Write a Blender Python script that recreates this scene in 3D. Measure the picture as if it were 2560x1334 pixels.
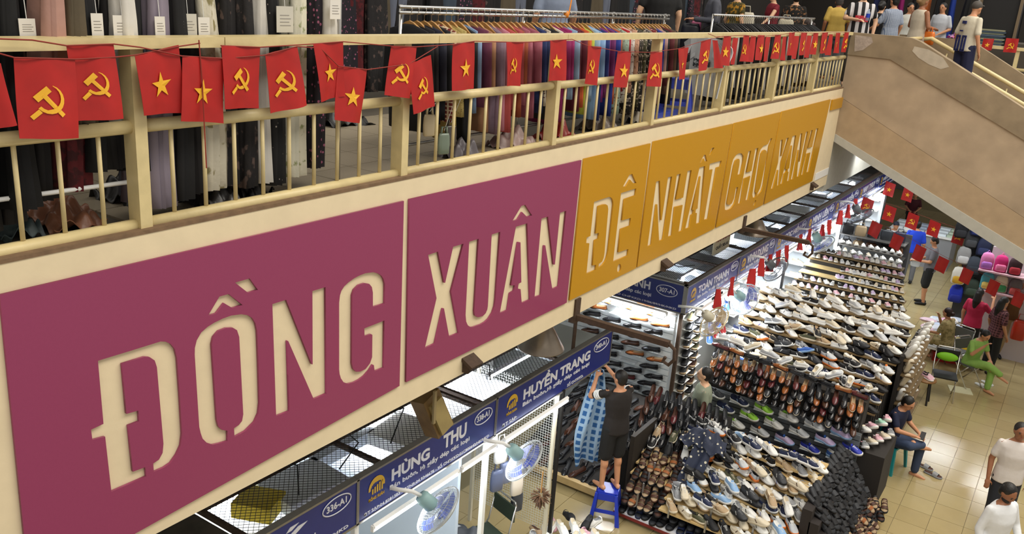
import bpy, math, random
import numpy as np
from mathutils import Vector, Matrix, Euler
rnd = random.Random(7)
S = bpy.context.scene
COL = S.collection
for o in list(bpy.data.objects): bpy.data.objects.remove(o)
PI = math.pi

# ---------------------------------------------------------------- camera
CAM = Vector((3.8719, -2.5329, 1.3088))
RX = Vector((0.8265371, 0.5585933, 0.0693531)); RY = Vector((-0.2262954, 0.2169457, 0.9495920)); RZ = Vector((-0.5153899, 0.8005673, -0.3057208))
FPX = 2185.03
G = -5.39            # ground floor level; the mezzanine ledge is z = 0
cd = bpy.data.cameras.new('camera'); cam = bpy.data.objects.new('camera', cd); COL.objects.link(cam)
cam.matrix_world = Matrix(((RX.x, RY.x, -RZ.x, CAM.x), (RX.y, RY.y, -RZ.y, CAM.y), (RX.z, RY.z, -RZ.z, CAM.z), (0, 0, 0, 1)))
cd.sensor_width = 36; cd.lens = FPX / 2560 * 36; cd.clip_end = 200; cd.clip_start = .05
S.camera = cam
# ---------------------------------------------------------------- world, lights, exposure
w = bpy.data.worlds.new('hall_light'); S.world = w; w.use_nodes = True
w.node_tree.nodes['Background'].inputs[0].default_value = (1.0, .95, .88, 1)
w.node_tree.nodes['Background'].inputs[1].default_value = .36
def area(name, loc, rot, size, power, col, sy=None):
    l = bpy.data.lights.new(name, 'AREA'); l.energy = power; l.color = col; l.size = size
    if sy: l.shape = 'RECTANGLE'; l.size_y = sy
    o = bpy.data.objects.new(name, l); COL.objects.link(o); o.location = loc; o.rotation_euler = rot; return o
area('roof_skylight', (7, 9, 9.5), (0, math.radians(-18), 0), 7, 2300, (1, .945, .85), 26)
area('roof_skylight', (-3.0, 6, 6.5), (0, math.radians(12), 0), 4, 110, (1, .92, .80), 24)
S.view_settings.view_transform = 'Standard'; S.view_settings.look = 'None'; S.view_settings.gamma = 1
S.view_settings.use_curve_mapping = False; S.view_settings.exposure = 0.58

# ---------------------------------------------------------------- helpers
def ray(u, v): return RX * ((u - 1280) / FPX) - RY * ((v - 667) / FPX) + RZ
def PX(u, v, x=None, y=None, z=None):
    d = ray(u, v)
    t = (x - CAM.x) / d.x if x is not None else (y - CAM.y) / d.y if y is not None else (z - CAM.z) / d.z
    return CAM + d * t
def lin(h):
    h = h.lstrip('#'); c = [int(h[i:i + 2], 16) / 255 for i in (0, 2, 4)]
    return tuple((x / 12.92 if x <= .04045 else ((x + .055) / 1.055) ** 2.4) for x in c) + (1,)
MATS = {}
def mat(hexc, rough=.6, metal=0., noise=.0, nscale=20., bump=0., emit=0., alpha=1., trans=0., hex2=None, pat=None, pscale=30., spec=.5, thr=.5):
    key = (hexc, rough, metal, noise, nscale, bump, emit, alpha, trans, hex2, pat, pscale, spec, thr)
    if key in MATS: return MATS[key]
    m = bpy.data.materials.new('mat_%s_%d' % (pat or 'plain', len(MATS))); m.use_nodes = True; MATS[key] = m
    nt = m.node_tree; N = nt.nodes; L = nt.links; b = N['Principled BSDF']
    c1 = lin(hexc)
    b.inputs['Base Color'].default_value = c1; b.inputs['Roughness'].default_value = rough; b.inputs['Metallic'].default_value = metal
    b.inputs['Specular IOR Level'].default_value = spec
    m.diffuse_color = c1
    if emit: b.inputs['Emission Color'].default_value = c1; b.inputs['Emission Strength'].default_value = emit
    if alpha < 1: b.inputs['Alpha'].default_value = alpha
    if trans: b.inputs['Transmission Weight'].default_value = trans
    tc = N.new('ShaderNodeTexCoord') if (noise or bump or pat) else None
    col = None
    if pat:
        c2 = lin(hex2)
        mp = N.new('ShaderNodeMapping'); L.new(tc.outputs['Object'], mp.inputs[0]); mp.inputs['Scale'].default_value = (pscale,) * 3
        mx = N.new('ShaderNodeMixRGB'); mx.inputs[1].default_value = c1; mx.inputs[2].default_value = c2
        rp = N.new('ShaderNodeValToRGB')
        if pat == 'dots':
            t = N.new('ShaderNodeTexVoronoi'); L.new(mp.outputs[0], t.inputs[0]); t.inputs['Scale'].default_value = 1
            L.new(t.outputs['Distance'], rp.inputs[0]); rp.color_ramp.elements[0].position = thr * .5; rp.color_ramp.elements[1].position = thr * .5 + .04
            rp.color_ramp.elements[0].color = (1, 1, 1, 1); rp.color_ramp.elements[1].color = (0, 0, 0, 1)
        elif pat == 'blot':
            t = N.new('ShaderNodeTexNoise'); L.new(mp.outputs[0], t.inputs[0]); t.inputs['Scale'].default_value = 1; t.inputs['Detail'].default_value = 3
            L.new(t.outputs['Fac'], rp.inputs[0]); rp.color_ramp.elements[0].position = thr - .02; rp.color_ramp.elements[1].position = thr + .06
        elif pat in ('strx', 'stry', 'strz'):
            t = N.new('ShaderNodeTexWave'); t.bands_direction = pat[-1].upper(); L.new(mp.outputs[0], t.inputs[0]); t.inputs['Scale'].default_value = 1
            L.new(t.outputs['Fac'], rp.inputs[0]); rp.color_ramp.elements[0].position = thr - .03; rp.color_ramp.elements[1].position = thr + .03
        elif pat == 'check':
            t1 = N.new('ShaderNodeTexWave'); t1.bands_direction = 'X'; t2 = N.new('ShaderNodeTexWave'); t2.bands_direction = 'Z'
            for t in (t1, t2): L.new(mp.outputs[0], t.inputs[0]); t.inputs['Scale'].default_value = 1
            mm = N.new('ShaderNodeMath'); mm.operation = 'MAXIMUM'; L.new(t1.outputs['Fac'], mm.inputs[0]); L.new(t2.outputs['Fac'], mm.inputs[1])
            L.new(mm.outputs[0], rp.inputs[0]); rp.color_ramp.elements[0].position = thr; rp.color_ramp.elements[1].position = thr + .1
        L.new(rp.outputs[0], mx.inputs[0]); col = mx.outputs[0]; L.new(col, b.inputs['Base Color'])
    if noise:
        nz = N.new('ShaderNodeTexNoise'); L.new(tc.outputs['Object'], nz.inputs[0]); nz.inputs['Scale'].default_value = nscale; nz.inputs['Detail'].default_value = 6
        hs = N.new('ShaderNodeHueSaturation')
        mr = N.new('ShaderNodeMapRange'); L.new(nz.outputs['Fac'], mr.inputs[0]); mr.inputs[1].default_value = .25; mr.inputs[2].default_value = .75
        mr.inputs[3].default_value = 1 - noise; mr.inputs[4].default_value = 1 + noise * .5
        L.new(mr.outputs[0], hs.inputs['Value'])
        if col: L.new(col, hs.inputs['Color'])
        else: hs.inputs['Color'].default_value = c1
        L.new(hs.outputs[0], b.inputs['Base Color'])
    if bump:
        n2 = N.new('ShaderNodeTexNoise'); L.new(tc.outputs['Object'], n2.inputs[0]); n2.inputs['Scale'].default_value = nscale * 2.5; n2.inputs['Detail'].default_value = 5
        bp = N.new('ShaderNodeBump'); bp.inputs['Strength'].default_value = bump; bp.inputs['Distance'].default_value = .01
        L.new(n2.outputs['Fac'], bp.inputs['Height']); L.new(bp.outputs[0], b.inputs['Normal'])
    return m

def wpos(o):
    p = Vector(o.location)
    while o.parent: o = o.parent; p += Vector(o.location)
    return p
class MB:
    def __init__(s): s.v = []; s.f = []; s.mi = []; s.cur = 0
    def add(s, vs, fs):
        n = len(s.v); s.v += [tuple(v) for v in vs]; s.f += [tuple(i + n for i in f) for f in fs]; s.mi += [s.cur] * len(fs); return s
    def box(s, c, d, R=None):
        x, y, z = d[0] / 2, d[1] / 2, d[2] / 2
        vs = [Vector((a * x, b * y, e * z)) for e in (-1, 1) for b in (-1, 1) for a in (-1, 1)]
        if R is not None: vs = [R @ v for v in vs]
        c = Vector(c); vs = [v + c for v in vs]
        return s.add(vs, [(0, 2, 3, 1), (4, 5, 7, 6), (0, 1, 5, 4), (2, 6, 7, 3), (0, 4, 6, 2), (1, 3, 7, 5)])
    def bb(s, a, b): return s.box([(a[i] + b[i]) / 2 for i in range(3)], [abs(b[i] - a[i]) for i in range(3)])
    def tube(s, pts, r, n=8, cap=True, closed=False):
        pts = [Vector(p) for p in pts]; m = len(pts); rs = r if isinstance(r, (list, tuple)) else [r] * m
        base = len(s.v); up = None; vs = []; fs = []
        for i, p in enumerate(pts):
            if closed: d = pts[(i + 1) % m] - pts[i - 1]
            else: d = pts[min(i + 1, m - 1)] - pts[max(i - 1, 0)]
            d.normalize()
            if up is None: up = Vector((0, 0, 1)) if abs(d.z) < .9 else Vector((1, 0, 0))
            a = d.cross(up); a.normalize(); b2 = a.cross(d); up = b2
            for k in range(n):
                t = 2 * PI * k / n; vs.append(p + (a * math.cos(t) + b2 * math.sin(t)) * rs[i])
        for i in range(m if closed else m - 1):
            j = (i + 1) % m
            for k in range(n): fs.append((i * n + k, i * n + (k + 1) % n, j * n + (k + 1) % n, j * n + k))
        if cap and not closed: fs.append(tuple(range(n))[::-1]); fs.append(tuple((m - 1) * n + k for k in range(n)))
        return s.add(vs, fs)
    def lathe(s, prof, n=20, c=(0, 0, 0), M=None):
        vs = []; fs = []
        for r, z in prof:
            for k in range(n):
                t = 2 * PI * k / n; v = Vector((r * math.cos(t), r * math.sin(t), z)); v = M @ v if M else v; vs.append(v + Vector(c))
        for i in range(len(prof) - 1):
            for k in range(n): fs.append((i * n + k, i * n + (k + 1) % n, (i + 1) * n + (k + 1) % n, (i + 1) * n + k))
        return s.add(vs, fs)
    def loft(s, rings, cap=True):
        n = len(rings[0]); vs = [v for r in rings for v in r]; fs = []
        for i in range(len(rings) - 1):
            for k in range(n): fs.append((i * n + k, i * n + (k + 1) % n, (i + 1) * n + (k + 1) % n, (i + 1) * n + k))
        if cap: fs.append(tuple(range(n))[::-1]); fs.append(tuple((len(rings) - 1) * n + k for k in range(n)))
        return s.add(vs, fs)
    def grid(s, fn, nu, nv, flip=False):
        vs = [fn(i / nu, j / nv) for j in range(nv + 1) for i in range(nu + 1)]; fs = []
        for j in range(nv):
            for i in range(nu):
                a = j * (nu + 1) + i; q = (a, a + 1, a + nu + 2, a + nu + 1); fs.append(q[::-1] if flip else q)
        return s.add(vs, fs)
    def sheet(s, fn, nu, nv, th, nrm):       # a cloth sheet with real thickness
        nrm = Vector(nrm) * th / 2
        s.grid(lambda a, b: Vector(fn(a, b)) + nrm, nu, nv); s.grid(lambda a, b: Vector(fn(a, b)) - nrm, nu, nv, True)
        e = [(0, t / 8) for t in range(9)]
        for ed in ([(0, t / nv) for t in range(nv + 1)], [(1, t / nv) for t in range(nv + 1)][::-1], [(t / nu, 0) for t in range(nu + 1)][::-1], [(t / nu, 1) for t in range(nu + 1)]):
            vs = []
            for a, b in ed: p = Vector(fn(a, b)); vs += [p + nrm, p - nrm]
            s.add(vs, [(2 * i, 2 * i + 1, 2 * i + 3, 2 * i + 2) for i in range(len(ed) - 1)])
        return s
    def prism(s, poly, axis, a, b):          # poly: 2D list; axis: which coordinate is extruded
        def P(p, t): return (t, p[0], p[1]) if axis == 0 else (p[0], t, p[1]) if axis == 1 else (p[0], p[1], t)
        n = len(poly); vs = [P(p, a) for p in poly] + [P(p, b) for p in poly]
        fs = [(i, (i + 1) % n, n + (i + 1) % n, n + i) for i in range(n)] + [tuple(range(n))[::-1], tuple(range(n, 2 * n))]
        return s.add(vs, fs)
    def mesh(s, name, mats, smooth=False, off=None):
        me = bpy.data.meshes.new(name); v = s.v if off is None else [(a - off[0], b - off[1], c - off[2]) for a, b, c in s.v]
        me.from_pydata(v, [], s.f)
        if not isinstance(mats, (list, tuple)): mats = [mats]
        for m in mats: me.materials.append(m)
        if len(mats) > 1: me.polygons.foreach_set('material_index', s.mi)
        if smooth: me.polygons.foreach_set('use_smooth', [True] * len(me.polygons))
        me.update(); return me
    def obj(s, name, mats, parent=None, smooth=False, loc=None):   # vertices are in world space
        off = Vector(loc) if loc is not None else (wpos(parent) if parent else Vector((0, 0, 0)))
        o = bpy.data.objects.new(name, s.mesh(name, mats, smooth, off)); COL.objects.link(o)
        if parent: o.parent = parent; o.location = off - wpos(parent)
        else: o.location = off
        return o
def tag(o, label=None, cat=None, group=None, kind=None):
    if label: o['label'] = label
    if cat: o['category'] = cat
    if group: o['group'] = group
    if kind: o['kind'] = kind
    return o
def thing(name, label, cat, loc=(0, 0, 0), rz=0, group=None, kind=None):
    o = bpy.data.objects.new(name, None); COL.objects.link(o); o.location = loc; o.rotation_euler = (0, 0, rz)
    o.empty_display_size = .1
    return tag(o, label, cat, group, kind)
def inst(name, me, parent=None, loc=(0, 0, 0), rot=(0, 0, 0), scale=(1, 1, 1), mats=None):
    o = bpy.data.objects.new(name, me); COL.objects.link(o)
    if parent: o.parent = parent
    o.location = loc; o.rotation_euler = rot; o.scale = scale
    if mats:
        for i, m in enumerate(mats): o.material_slots[i].link = 'OBJECT'; o.material_slots[i].material = m
    return o
ORD = ['first', 'second', 'third', 'fourth', 'fifth', 'sixth', 'seventh', 'eighth', 'ninth', 'tenth', 'eleventh', 'twelfth', 'thirteenth', 'fourteenth', 'fifteenth', 'sixteenth', 'seventeenth', 'eighteenth', 'nineteenth', 'twentieth']
def ordn(i):
    if i < 20: return ORD[i]
    t = ['twenty', 'thirty', 'forty', 'fifty', 'sixty', 'seventy', 'eighty', 'ninety'][(i + 1) // 10 - 2]
    return t + '-' + ORD[(i + 1) % 10 - 1] if (i + 1) % 10 else t[:-1] + 'ieth'

# text is queued and turned into meshes once, at the end
TEXTQ = []
def text(name, body, parent, O, U, V, rect, m, bold=.02, depth=.004, label=None):
    """flat lettering fitted into rect=(u0,u1,v0,v1) of the plane O + u*U + v*V"""
    c = bpy.data.curves.new(name, 'FONT'); c.body = body; c.size = 1; c.offset = bold; c.extrude = .5; c.resolution_u = 3
    o = bpy.data.objects.new('tmp_text', c); COL.objects.link(o)
    TEXTQ.append((o, name, parent, Vector(O), Vector(U), Vector(V), rect, m, depth, label))
def flush_text():
    dg = bpy.context.evaluated_depsgraph_get(); dg.update()
    for o, name, parent, O, U, V, rect, m, depth, label in TEXTQ:
        me = bpy.data.meshes.new_from_object(o.evaluated_get(dg))
        n = len(me.vertices); co = np.empty(n * 3); me.vertices.foreach_get('co', co); co = co.reshape(-1, 3)
        if n == 0: continue
        mn = co.min(0); mx = co.max(0); q = (co - mn) / np.maximum(mx - mn, 1e-6)
        Nn = U.cross(V); off = O - wpos(parent)
        u = rect[0] + q[:, 0] * (rect[1] - rect[0]); v = rect[2] + q[:, 1] * (rect[3] - rect[2]); h = q[:, 2] * depth
        P = np.array(off)[None] + u[:, None] * np.array(U)[None] + v[:, None] * np.array(V)[None] + h[:, None] * np.array(Nn)[None]
        me.vertices.foreach_set('co', P.ravel()); me.materials.clear(); me.materials.append(m)
        me.name = name; me.update()
        t = bpy.data.objects.new(name, me); COL.objects.link(t); t.parent = parent
        if label: t['label'] = label
        c = o.data; bpy.data.objects.remove(o); bpy.data.curves.remove(c)
def cutplate(name, outer, holes, x0, x1, m, parent=None):
    """plate in the plane x = const with openings cut through it (outlines are (y, z) lists)"""
    c = bpy.data.curves.new(name, 'CURVE'); c.dimensions = '2D'; c.fill_mode = 'BOTH'; c.extrude = (x1 - x0) / 2
    for pl in [outer] + holes:
        s = c.splines.new('POLY'); s.points.add(len(pl) - 1)
        for p, (a, b) in zip(s.points, pl): p.co = (a, b, 0, 1)
        s.use_cyclic_u = True
    o = bpy.data.objects.new('tmp_plate', c); COL.objects.link(o)
    dg = bpy.context.evaluated_depsgraph_get(); me = bpy.data.meshes.new_from_object(o.evaluated_get(dg))
    bpy.data.objects.remove(o); bpy.data.curves.remove(c)
    n = len(me.vertices); co = np.empty(n * 3); me.vertices.foreach_get('co', co); co = co.reshape(-1, 3)
    P = np.stack([(x0 + x1) / 2 + co[:, 2], co[:, 0], co[:, 1]], 1)
    if parent: P -= np.array(wpos(parent))[None]
    me.vertices.foreach_set('co', P.ravel()); me.materials.clear(); me.materials.append(m); me.name = name; me.update()
    t = bpy.data.objects.new(name, me); COL.objects.link(t)
    if parent: t.parent = parent
    return t
def struct(o): o['kind'] = 'structure'; return o
# ---------------------------------------------------------------- shared materials
CREAM = mat('#e8d6b2', .55, noise=.06, nscale=6, bump=.15)
RAILC = mat('#d9c692', .4, noise=.10, nscale=14, bump=.1)
LEDGE = mat('#7d6349', .8, noise=.3, nscale=15, bump=.3)
CONC = mat('#b59f84', .85, noise=.24, nscale=2.2, bump=.3)
CONC2 = mat('#98856a', .85, noise=.36, nscale=2.6, bump=.35)
GREYP = mat('#b9b6aa', .6, noise=.08, nscale=8)
PURPLE = mat('#93395f', .32, noise=.03, nscale=60, bump=.03)
YELLOW = mat('#c48d0a', .22, noise=.03, nscale=60, bump=.03)
REDF = mat('#b21b17', .5, noise=.16, nscale=9); GOLD = mat('#f0b42c', .45)
BLUES = mat('#1a2874', .34, noise=.06, nscale=10); WHITEP = mat('#f2f0ea', .4); ALU = mat('#8d8a84', .35, .6, noise=.1)
RUST = mat('#4a3728', .8, noise=.3, nscale=30, bump=.4); DARK = mat('#1c1a19', .6); BLACKM = mat('#0e0d0e', .5)
CHROME = mat('#c9c7c2', .2, .9); STEEL = mat('#9a9894', .35, .8); WHITE = mat('#e9e9e6', .5); WOOD = mat('#b98b50', .5, noise=.15, nscale=12)
PALEW = mat('#c9ad78', .6, noise=.15, nscale=8); TUBE = mat('#f6faff', .5, emit=9.); TERR = mat('#a89c86', .35, noise=.14, nscale=90)
PLAST = mat('#e6ecee', .08, alpha=.42, spec=.8); STRING = mat('#8c2a1e', .7)
SKIN = mat('#c68d68', .5, noise=.05, nscale=8); SKIND = mat('#9a6546', .5, noise=.05, nscale=8); SKINL = mat('#dcae8b', .5, noise=.05, nscale=8)
HAIR = mat('#15110f', .45, noise=.3, nscale=40, bump=.5)

# ---------------------------------------------------------------- mezzanine structure
YE = 13.95
b = MB().bb((-.25, -4, -1.775), (0, YE, -.02)); struct(b.obj('wall_fascia', CREAM))
b = MB().bb((-.14, -4, -.02), (.004, YE, 0)); struct(b.obj('trim_1', LEDGE))
b = MB().bb((-6, -4, -.42), (-.25, 32, -.062)).bb((-.25, 14.26, -.42), (.93, 17.6, -.062)).bb((-.25, 17.6, -.42), (9, 32, -.062)); MEZ = struct(b.obj('floor_mezzanine', mat('#5f584c', .8)))
# terrazzo tiles of the mezzanine floor that show through the railing
tm = MB().bb((-.197, -.197, 0), (.197, .197, .012)).mesh('tile', TERR)
for i in range(5):
    for j in range(11):
        inst('tile', tm, MEZ, (-.45 - .4 * i, .35 + .4 * j, -.062))
b = MB().bb((-6.2, -4, -.06), (-6.0, 32, 3.2)); struct(b.obj('wall_back', mat('#3a3632', .9)))
b = MB().bb((-6.2, 31, -.06), (9, 31.2, 3.2)); struct(b.obj('wall_far', mat('#37332f', .9)))
b = MB().bb((-.32, YE, -1.92), (-.03, 19, -.42)); struct(b.obj('wall_beam', GREYP))
# ---------------------------------------------------------------- lettered sign panels
def pz(o, sc, pts): return [(o[0] + a / sc, o[1] + b2 / sc) for a, b2 in pts]
Z1 = ((200, 680), 2.381); Z2 = ((640, 640), 3.175); Z3 = ((1030, 490), 3.335); Z4 = ((1440, 420), 4.765); Z5 = ((1600, 350), 4.6); Z6 = ((1790, 310), 5.8)
L1 = [(Z1, [(107,527),(300,468),(480,412),(510,413),(540,427),(565,458),(578,510),(594,730),(608,960),(600,1030),(575,1085),(540,1135),(500,1162),(440,1188),(436,1138),(470,1115),(492,1075),(497,1020),(458,565),(445,525),(415,505),(385,503),(250,545),(277,843),(347,823),(353,887),(287,912),(315,1187),(388,1160),(396,1215),(187,1306),(150,978),(74,998),(66,937),(140,902)]),
 (Z1, [(920,980),(985,945),(1040,890),(1062,840),(1069,780),(1063,550),(1055,350),(1045,303),(1026,273),(1000,256),(960,250),(900,258),(850,276),(800,300),(760,325),(722,358),(695,405),(684,450),(683,490),(696,700),(710,920),(718,955),(730,990),(755,1015),(790,1026),(830,1018),(880,1004),(878,943),(845,938),(825,920),(815,880),(785,430),(795,385),(825,350),(870,332),(910,330),(935,345),(948,385),(972,845),(965,885),(945,910),(917,928)]),
 (Z1, [(763,258),(830,145),(885,130),(968,195),(907,213),(858,184),(812,245)]), (Z1, [(923,62),(1010,37),(1060,105),(1000,122)]),
 (Z2, [(130,380),(240,346),(443,858),(450,858),(448,276),(553,245),(560,1090),(458,1133),(256,672),(248,672),(265,1228),(160,1268)]),
 (Z2, [(928,402),(1022,375),(1024,220),(1014,182),(998,156),(972,138),(930,127),(870,135),(825,152),(780,175),(735,207),(700,240),(678,275),(667,310),(660,370),(660,900),(664,935),(674,968),(695,1000),(730,1012),(780,1000),(820,980),(860,950),(900,905),(928,860),(936,865),(942,912),(1015,885),(1020,510),(860,573),(862,635),(915,618),(924,625),(922,800),(905,850),(870,895),(830,915),(795,917),(772,895),(762,850),(765,310),(780,265),(815,230),(860,214),(900,220),(920,245),(928,290)])]
L2 = [(Z3, [(135,490),(217,462),(268,722),(277,722),(343,422),(430,396),(327,795),(390,1140),(310,1170),(267,935),(257,935),(192,1228),(107,1267),(205,850)]),
 (Z3, [(477,380),(557,355),(520,960),(525,995),(550,1010),(590,1000),(615,975),(628,945),(633,915),(665,320),(736,297),(697,860),(690,915),(672,970),(640,1020),(610,1048),(575,1068),(510,1090),(485,1090),(465,1075),(452,1045),(447,990)]),
 (Z3, [(732,975),(867,255),(962,226),(985,862),(915,890),(906,775),(884,772),(888,730),(912,718),(905,385),(885,383),(826,745),(858,743),(850,788),(818,808),(797,950)]),
 (Z3, [(836,210),(912,82),(945,72),(1002,160),(958,172),(920,133),(882,195)]),
 (Z3, [(1080,187),(1135,170),(1180,570),(1192,570),(1235,138),(1286,122),(1222,752),(1170,773),(1112,410),(1102,412),(1075,825),(1022,840)])]
L3 = [(Z4, [(216,402),(300,373),(390,343),(412,345),(430,358),(442,385),(447,430),(418,700),(385,990),(370,1060),(350,1110),(320,1150),(268,1192),(272,1140),(310,1115),(330,1070),(340,1010),(385,490),(378,445),(355,430),(325,433),(268,455),(235,780),(275,770),(270,840),(225,860),(200,1160),(240,1150),(238,1212),(125,1257),(160,895),(122,893),(128,826),(172,808)]),
 (Z4, [(537,297),(718,240),(710,325),(580,370),(550,622),(655,592),(648,685),(537,725),(505,1003),(625,962),(618,1042),(442,1115)]),
 (Z4, [(558,222),(635,82),(672,68),(722,178),(688,187),(645,138),(598,218)]),
 (Z4, [(515 + 24 * math.cos(t) - 6 * math.sin(t), 1192 + 52 * math.sin(t)) for t in [k * PI / 8 for k in range(16)]])]
L4 = [(Z5, [(187,477),(230,465),(240,920),(250,920),(323,428),(370,417),(265,1145),(220,1157),(200,738),(190,740),(133,1205),(87,1220)]),
 (Z5, [(425,397),(470,385),(413,685),(497,660),(548,355),(595,344),(488,1040),(443,1055),(492,745),(403,770),(370,1097),(322,1110)]),
 (Z5, [(685,315),(750,297),(692,950),(645,962),(655,838),(638,838),(642,800),(662,785),(698,415),(690,420),(600,805),(617,800),(612,850),(590,862),(570,1005),(520,1020)]),
 (Z5, [(685,265),(738,170),(757,168),(775,243),(748,250),(735,212),(706,258)]), (Z5, [(828,90),(858,85),(808,170),(788,182)]),
 (Z5, [(803,272),(940,235),(925,305),(882,318),(785,905),(737,917),(835,335),(795,345)])]
L5 = [(Z6, [(312,738),(340,590),(345,530),(338,505),(315,503),(285,530),(262,600),(165,1130),(165,1165),(195,1170),(230,1150),(260,1080),(290,920),(322,910),(290,1080),(265,1160),(215,1225),(160,1250),(130,1240),(128,1170),(225,600),(250,510),(290,450),(335,422),(375,425),(400,460),(397,540),(360,725)]),
 (Z6, [(470,395),(512,383),(445,700),(515,680),(572,355),(615,345),(470,1095),(428,1107),(500,750),(412,790),(360,1145),(317,1157)]),
 (Z6, [(535,1065),(528,1020),(540,940),(620,450),(645,370),(690,315),(755,290),(790,210),(818,203),(775,310),(765,370),(690,880),(660,970),(590,1055),(600,1010),(640,930),(655,870),(740,440),(735,390),(710,372),(680,385),(655,430),(580,920),(570,990),(585,993),(578,1055),(548,1070)]),
 (Z6, [(572,1098),(585,1110),(560,1180),(545,1188),(540,1170)])]
L6 = [(Z6, [(935,235),(970,222),(945,465),(952,465),(1022,205),(1057,195),(950,545),(915,885),(885,897),(905,665),(895,665),(830,930),(795,942),(900,560)]),
 (Z6, [(1110,175),(1162,160),(1065,820),(1030,830),(1055,690),(1040,695),(1044,650),(1062,642),(1107,310),(1095,312),(1005,655),(1030,652),(1015,700),(990,720),(965,860),(930,873)]),
 (Z6, [(1222,142),(1252,130),(1208,545),(1215,545),(1305,115),(1337,105),(1205,755),(1172,765),(1205,375),(1195,375),(1120,795),(1085,807)]),
 (Z6, [(1378,92),(1405,83),(1335,350),(1395,330),(1450,68),(1485,58),(1345,690),(1312,702),(1370,412),(1320,430),(1265,730),(1235,740)])]
XF = .018
def pan(lab, corners, letters, m):
    def P(p): q = PX(p[0], p[1], x=XF); return (q.y, q.z)
    o = cutplate('stencil_sign', [P(c) for c in corners], [[P(q) for q in pz(z[0], z[1], pts)] for z, pts in letters], .003, XF, m)
    tag(o, lab, 'sign', 'stencilled panels along the balcony front')
pan('plum sign panel with large cut-out letters ĐỒNG at the left of the balcony front', [(0, 737), (1010, 502), (999, 964), (75, 1480)], L1, PURPLE)
pan('plum sign panel with cut-out letters XUÂN next to the mustard panels', [(1024, 498), (1454, 400), (1417, 756), (1015.6, 955)], L2, PURPLE)
pan('narrow mustard sign panel with cut-out letters ĐỆ', [(1461, 397), (1627, 358), (1590, 670), (1424, 751)], L3, YELLOW)
pan('mustard sign panel with cut-out letters NHẤT', [(1634, 354), (1833, 309), (1786, 571), (1593, 668)], L4, YELLOW)
pan('mustard sign panel with cut-out letters CHỢ', [(1836.5, 308), (1952, 280), (1907, 512), (1790, 569)], L5, YELLOW)
pan('mustard sign panel with cut-out letters XANH beside the stair wall', [(1955, 279), (2077, 248), (2031, 452), (1910.5, 510.5)], L6, YELLOW)
b = MB().bb((.003, 13.24, -.36), (.03, YE, -.18)); tag(b.obj('sign_strip', YELLOW), 'short mustard strip at the upper end of the sign panels by the stair', 'sign')
b = MB().bb((.003, 13.06, -1.58), (.012, 13.9, -1.45)); tag(b.obj('sign_strip', WHITEP), 'short white strip at the lower right end of the balcony front', 'sign')

# ---------------------------------------------------------------- balcony railing
RL = thing('railing', 'cream painted metal balcony railing above the lettered panels', 'railing', (-.08, 6, 0))
edges = [-4, -1.2, .55, 2.35, 4.1, 5.9, 7.7, 9.5, 11.3, YE]
for a, c in zip(edges[:-1], edges[1:]):
    MB().bb((-.135, a + .003, .895), (0, c - .003, .947)).obj('coping', RAILC, RL)
for k in range(-2, 7):
    y0 = .02 + 2.005 * k
    MB().bb((-.128, y0, -.02), (-.03, y0 + .068, .895)).obj('post', RAILC, RL)
    y1 = min(y0 + 2.005, YE)
    MB().tube([(-.08, y0 + .07, .512), (-.08, y1, .512)], .034, 12).obj('rail', RAILC, RL, True)
    MB().tube([(-.08, y0 + .07, .008), (-.08, y1, .008)], .034, 10).obj('bottom_rail', RAILC, RL, True)
    for j in range(1, 10):
        y = y0 + .034 + .2005 * j
        if -1.6 < y < YE - .05: MB().tube([(-.08, y, .03), (-.08, y, .49)], .0125, 6).obj('baluster', RAILC, RL, True)

# ---------------------------------------------------------------- stair down into the hall
ST = thing('staircase', 'concrete staircase with solid rendered parapet at the right', 'staircase', (1, 14, -.5), kind='structure'); del ST['category']
sl = -.482
def zt(x): return .935 if x < .85 else .935 - .03 * (x - .85) / .3 if x < 1.15 else .905 + sl * (x - 1.15)
XR = 6.2
top = [(-.05, .93), (.8, .93), (.95, .92), (1.1, .88), (XR, .88 - .512 * (XR - 1.1))]
bot = [(XR, -.95 + sl * .93 * (XR - .02)), (-.02, -.95), (-.05, -.9)]
MB().prism(top + [(XR, -.205 + sl * XR), (0, -.205), (-.05, -.205)], 1, 14.03, 14.2).obj('parapet', CONC, ST)
MB().prism([(-.05, .94), (.8, .94), (.96, .928), (1.1, .885), (XR, .885 - .512 * (XR - 1.1)), (XR, .55 - .463 * (XR - .67)), (.67, .55), (-.05, .56)], 1, 14.0, 14.24).obj('coping_band', CONC2, ST)
MB().prism([(-.05, -.21), (0, -.21), (XR, -.21 + sl * XR), (XR, -.85 - .432 * XR), (-.05, -.85)], 1, 14.02, 14.2).obj('string', mat('#b39a7a', .85, noise=.14, nscale=5, bump=.3), ST)
MB().prism([(-.1, -.85), (0, -.85), (XR, -.85 - .432 * XR), (XR, -.94 - .462 * XR), (-.1, -.94)], 1, 13.98, 16.3).obj('soffit_beam', GREYP, ST)
for i in range(14):
    MB().bb((.95 + .3 * i, 14.2, -.4 - .16 * i), (1.27 + .3 * i, 16.1, -.062 - .155 * i)).obj('step', CONC2, ST)
MB().prism([(.35, .93), (1.5, .93), (1.68, .887), (XR, .887 - .53 * (XR - 1.68)), (XR, -.3 + sl * XR), (.35, -.1)], 1, 16.12, 16.3).obj('parapet', CONC2, ST)
pp = [(1.02, .80), (1.25, .77), (1.5, .66), (1.62, .52), (1.5, .47), (1.3, .53), (1.12, .62), (1.0, .72)]
MB().prism(pp, 1, 13.996, 14.01).obj('plaster_patch', mat('#bdb09c', .85, noise=.18, nscale=7, bump=.3), ST)['label'] = 'pale plaster repair patch'
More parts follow.
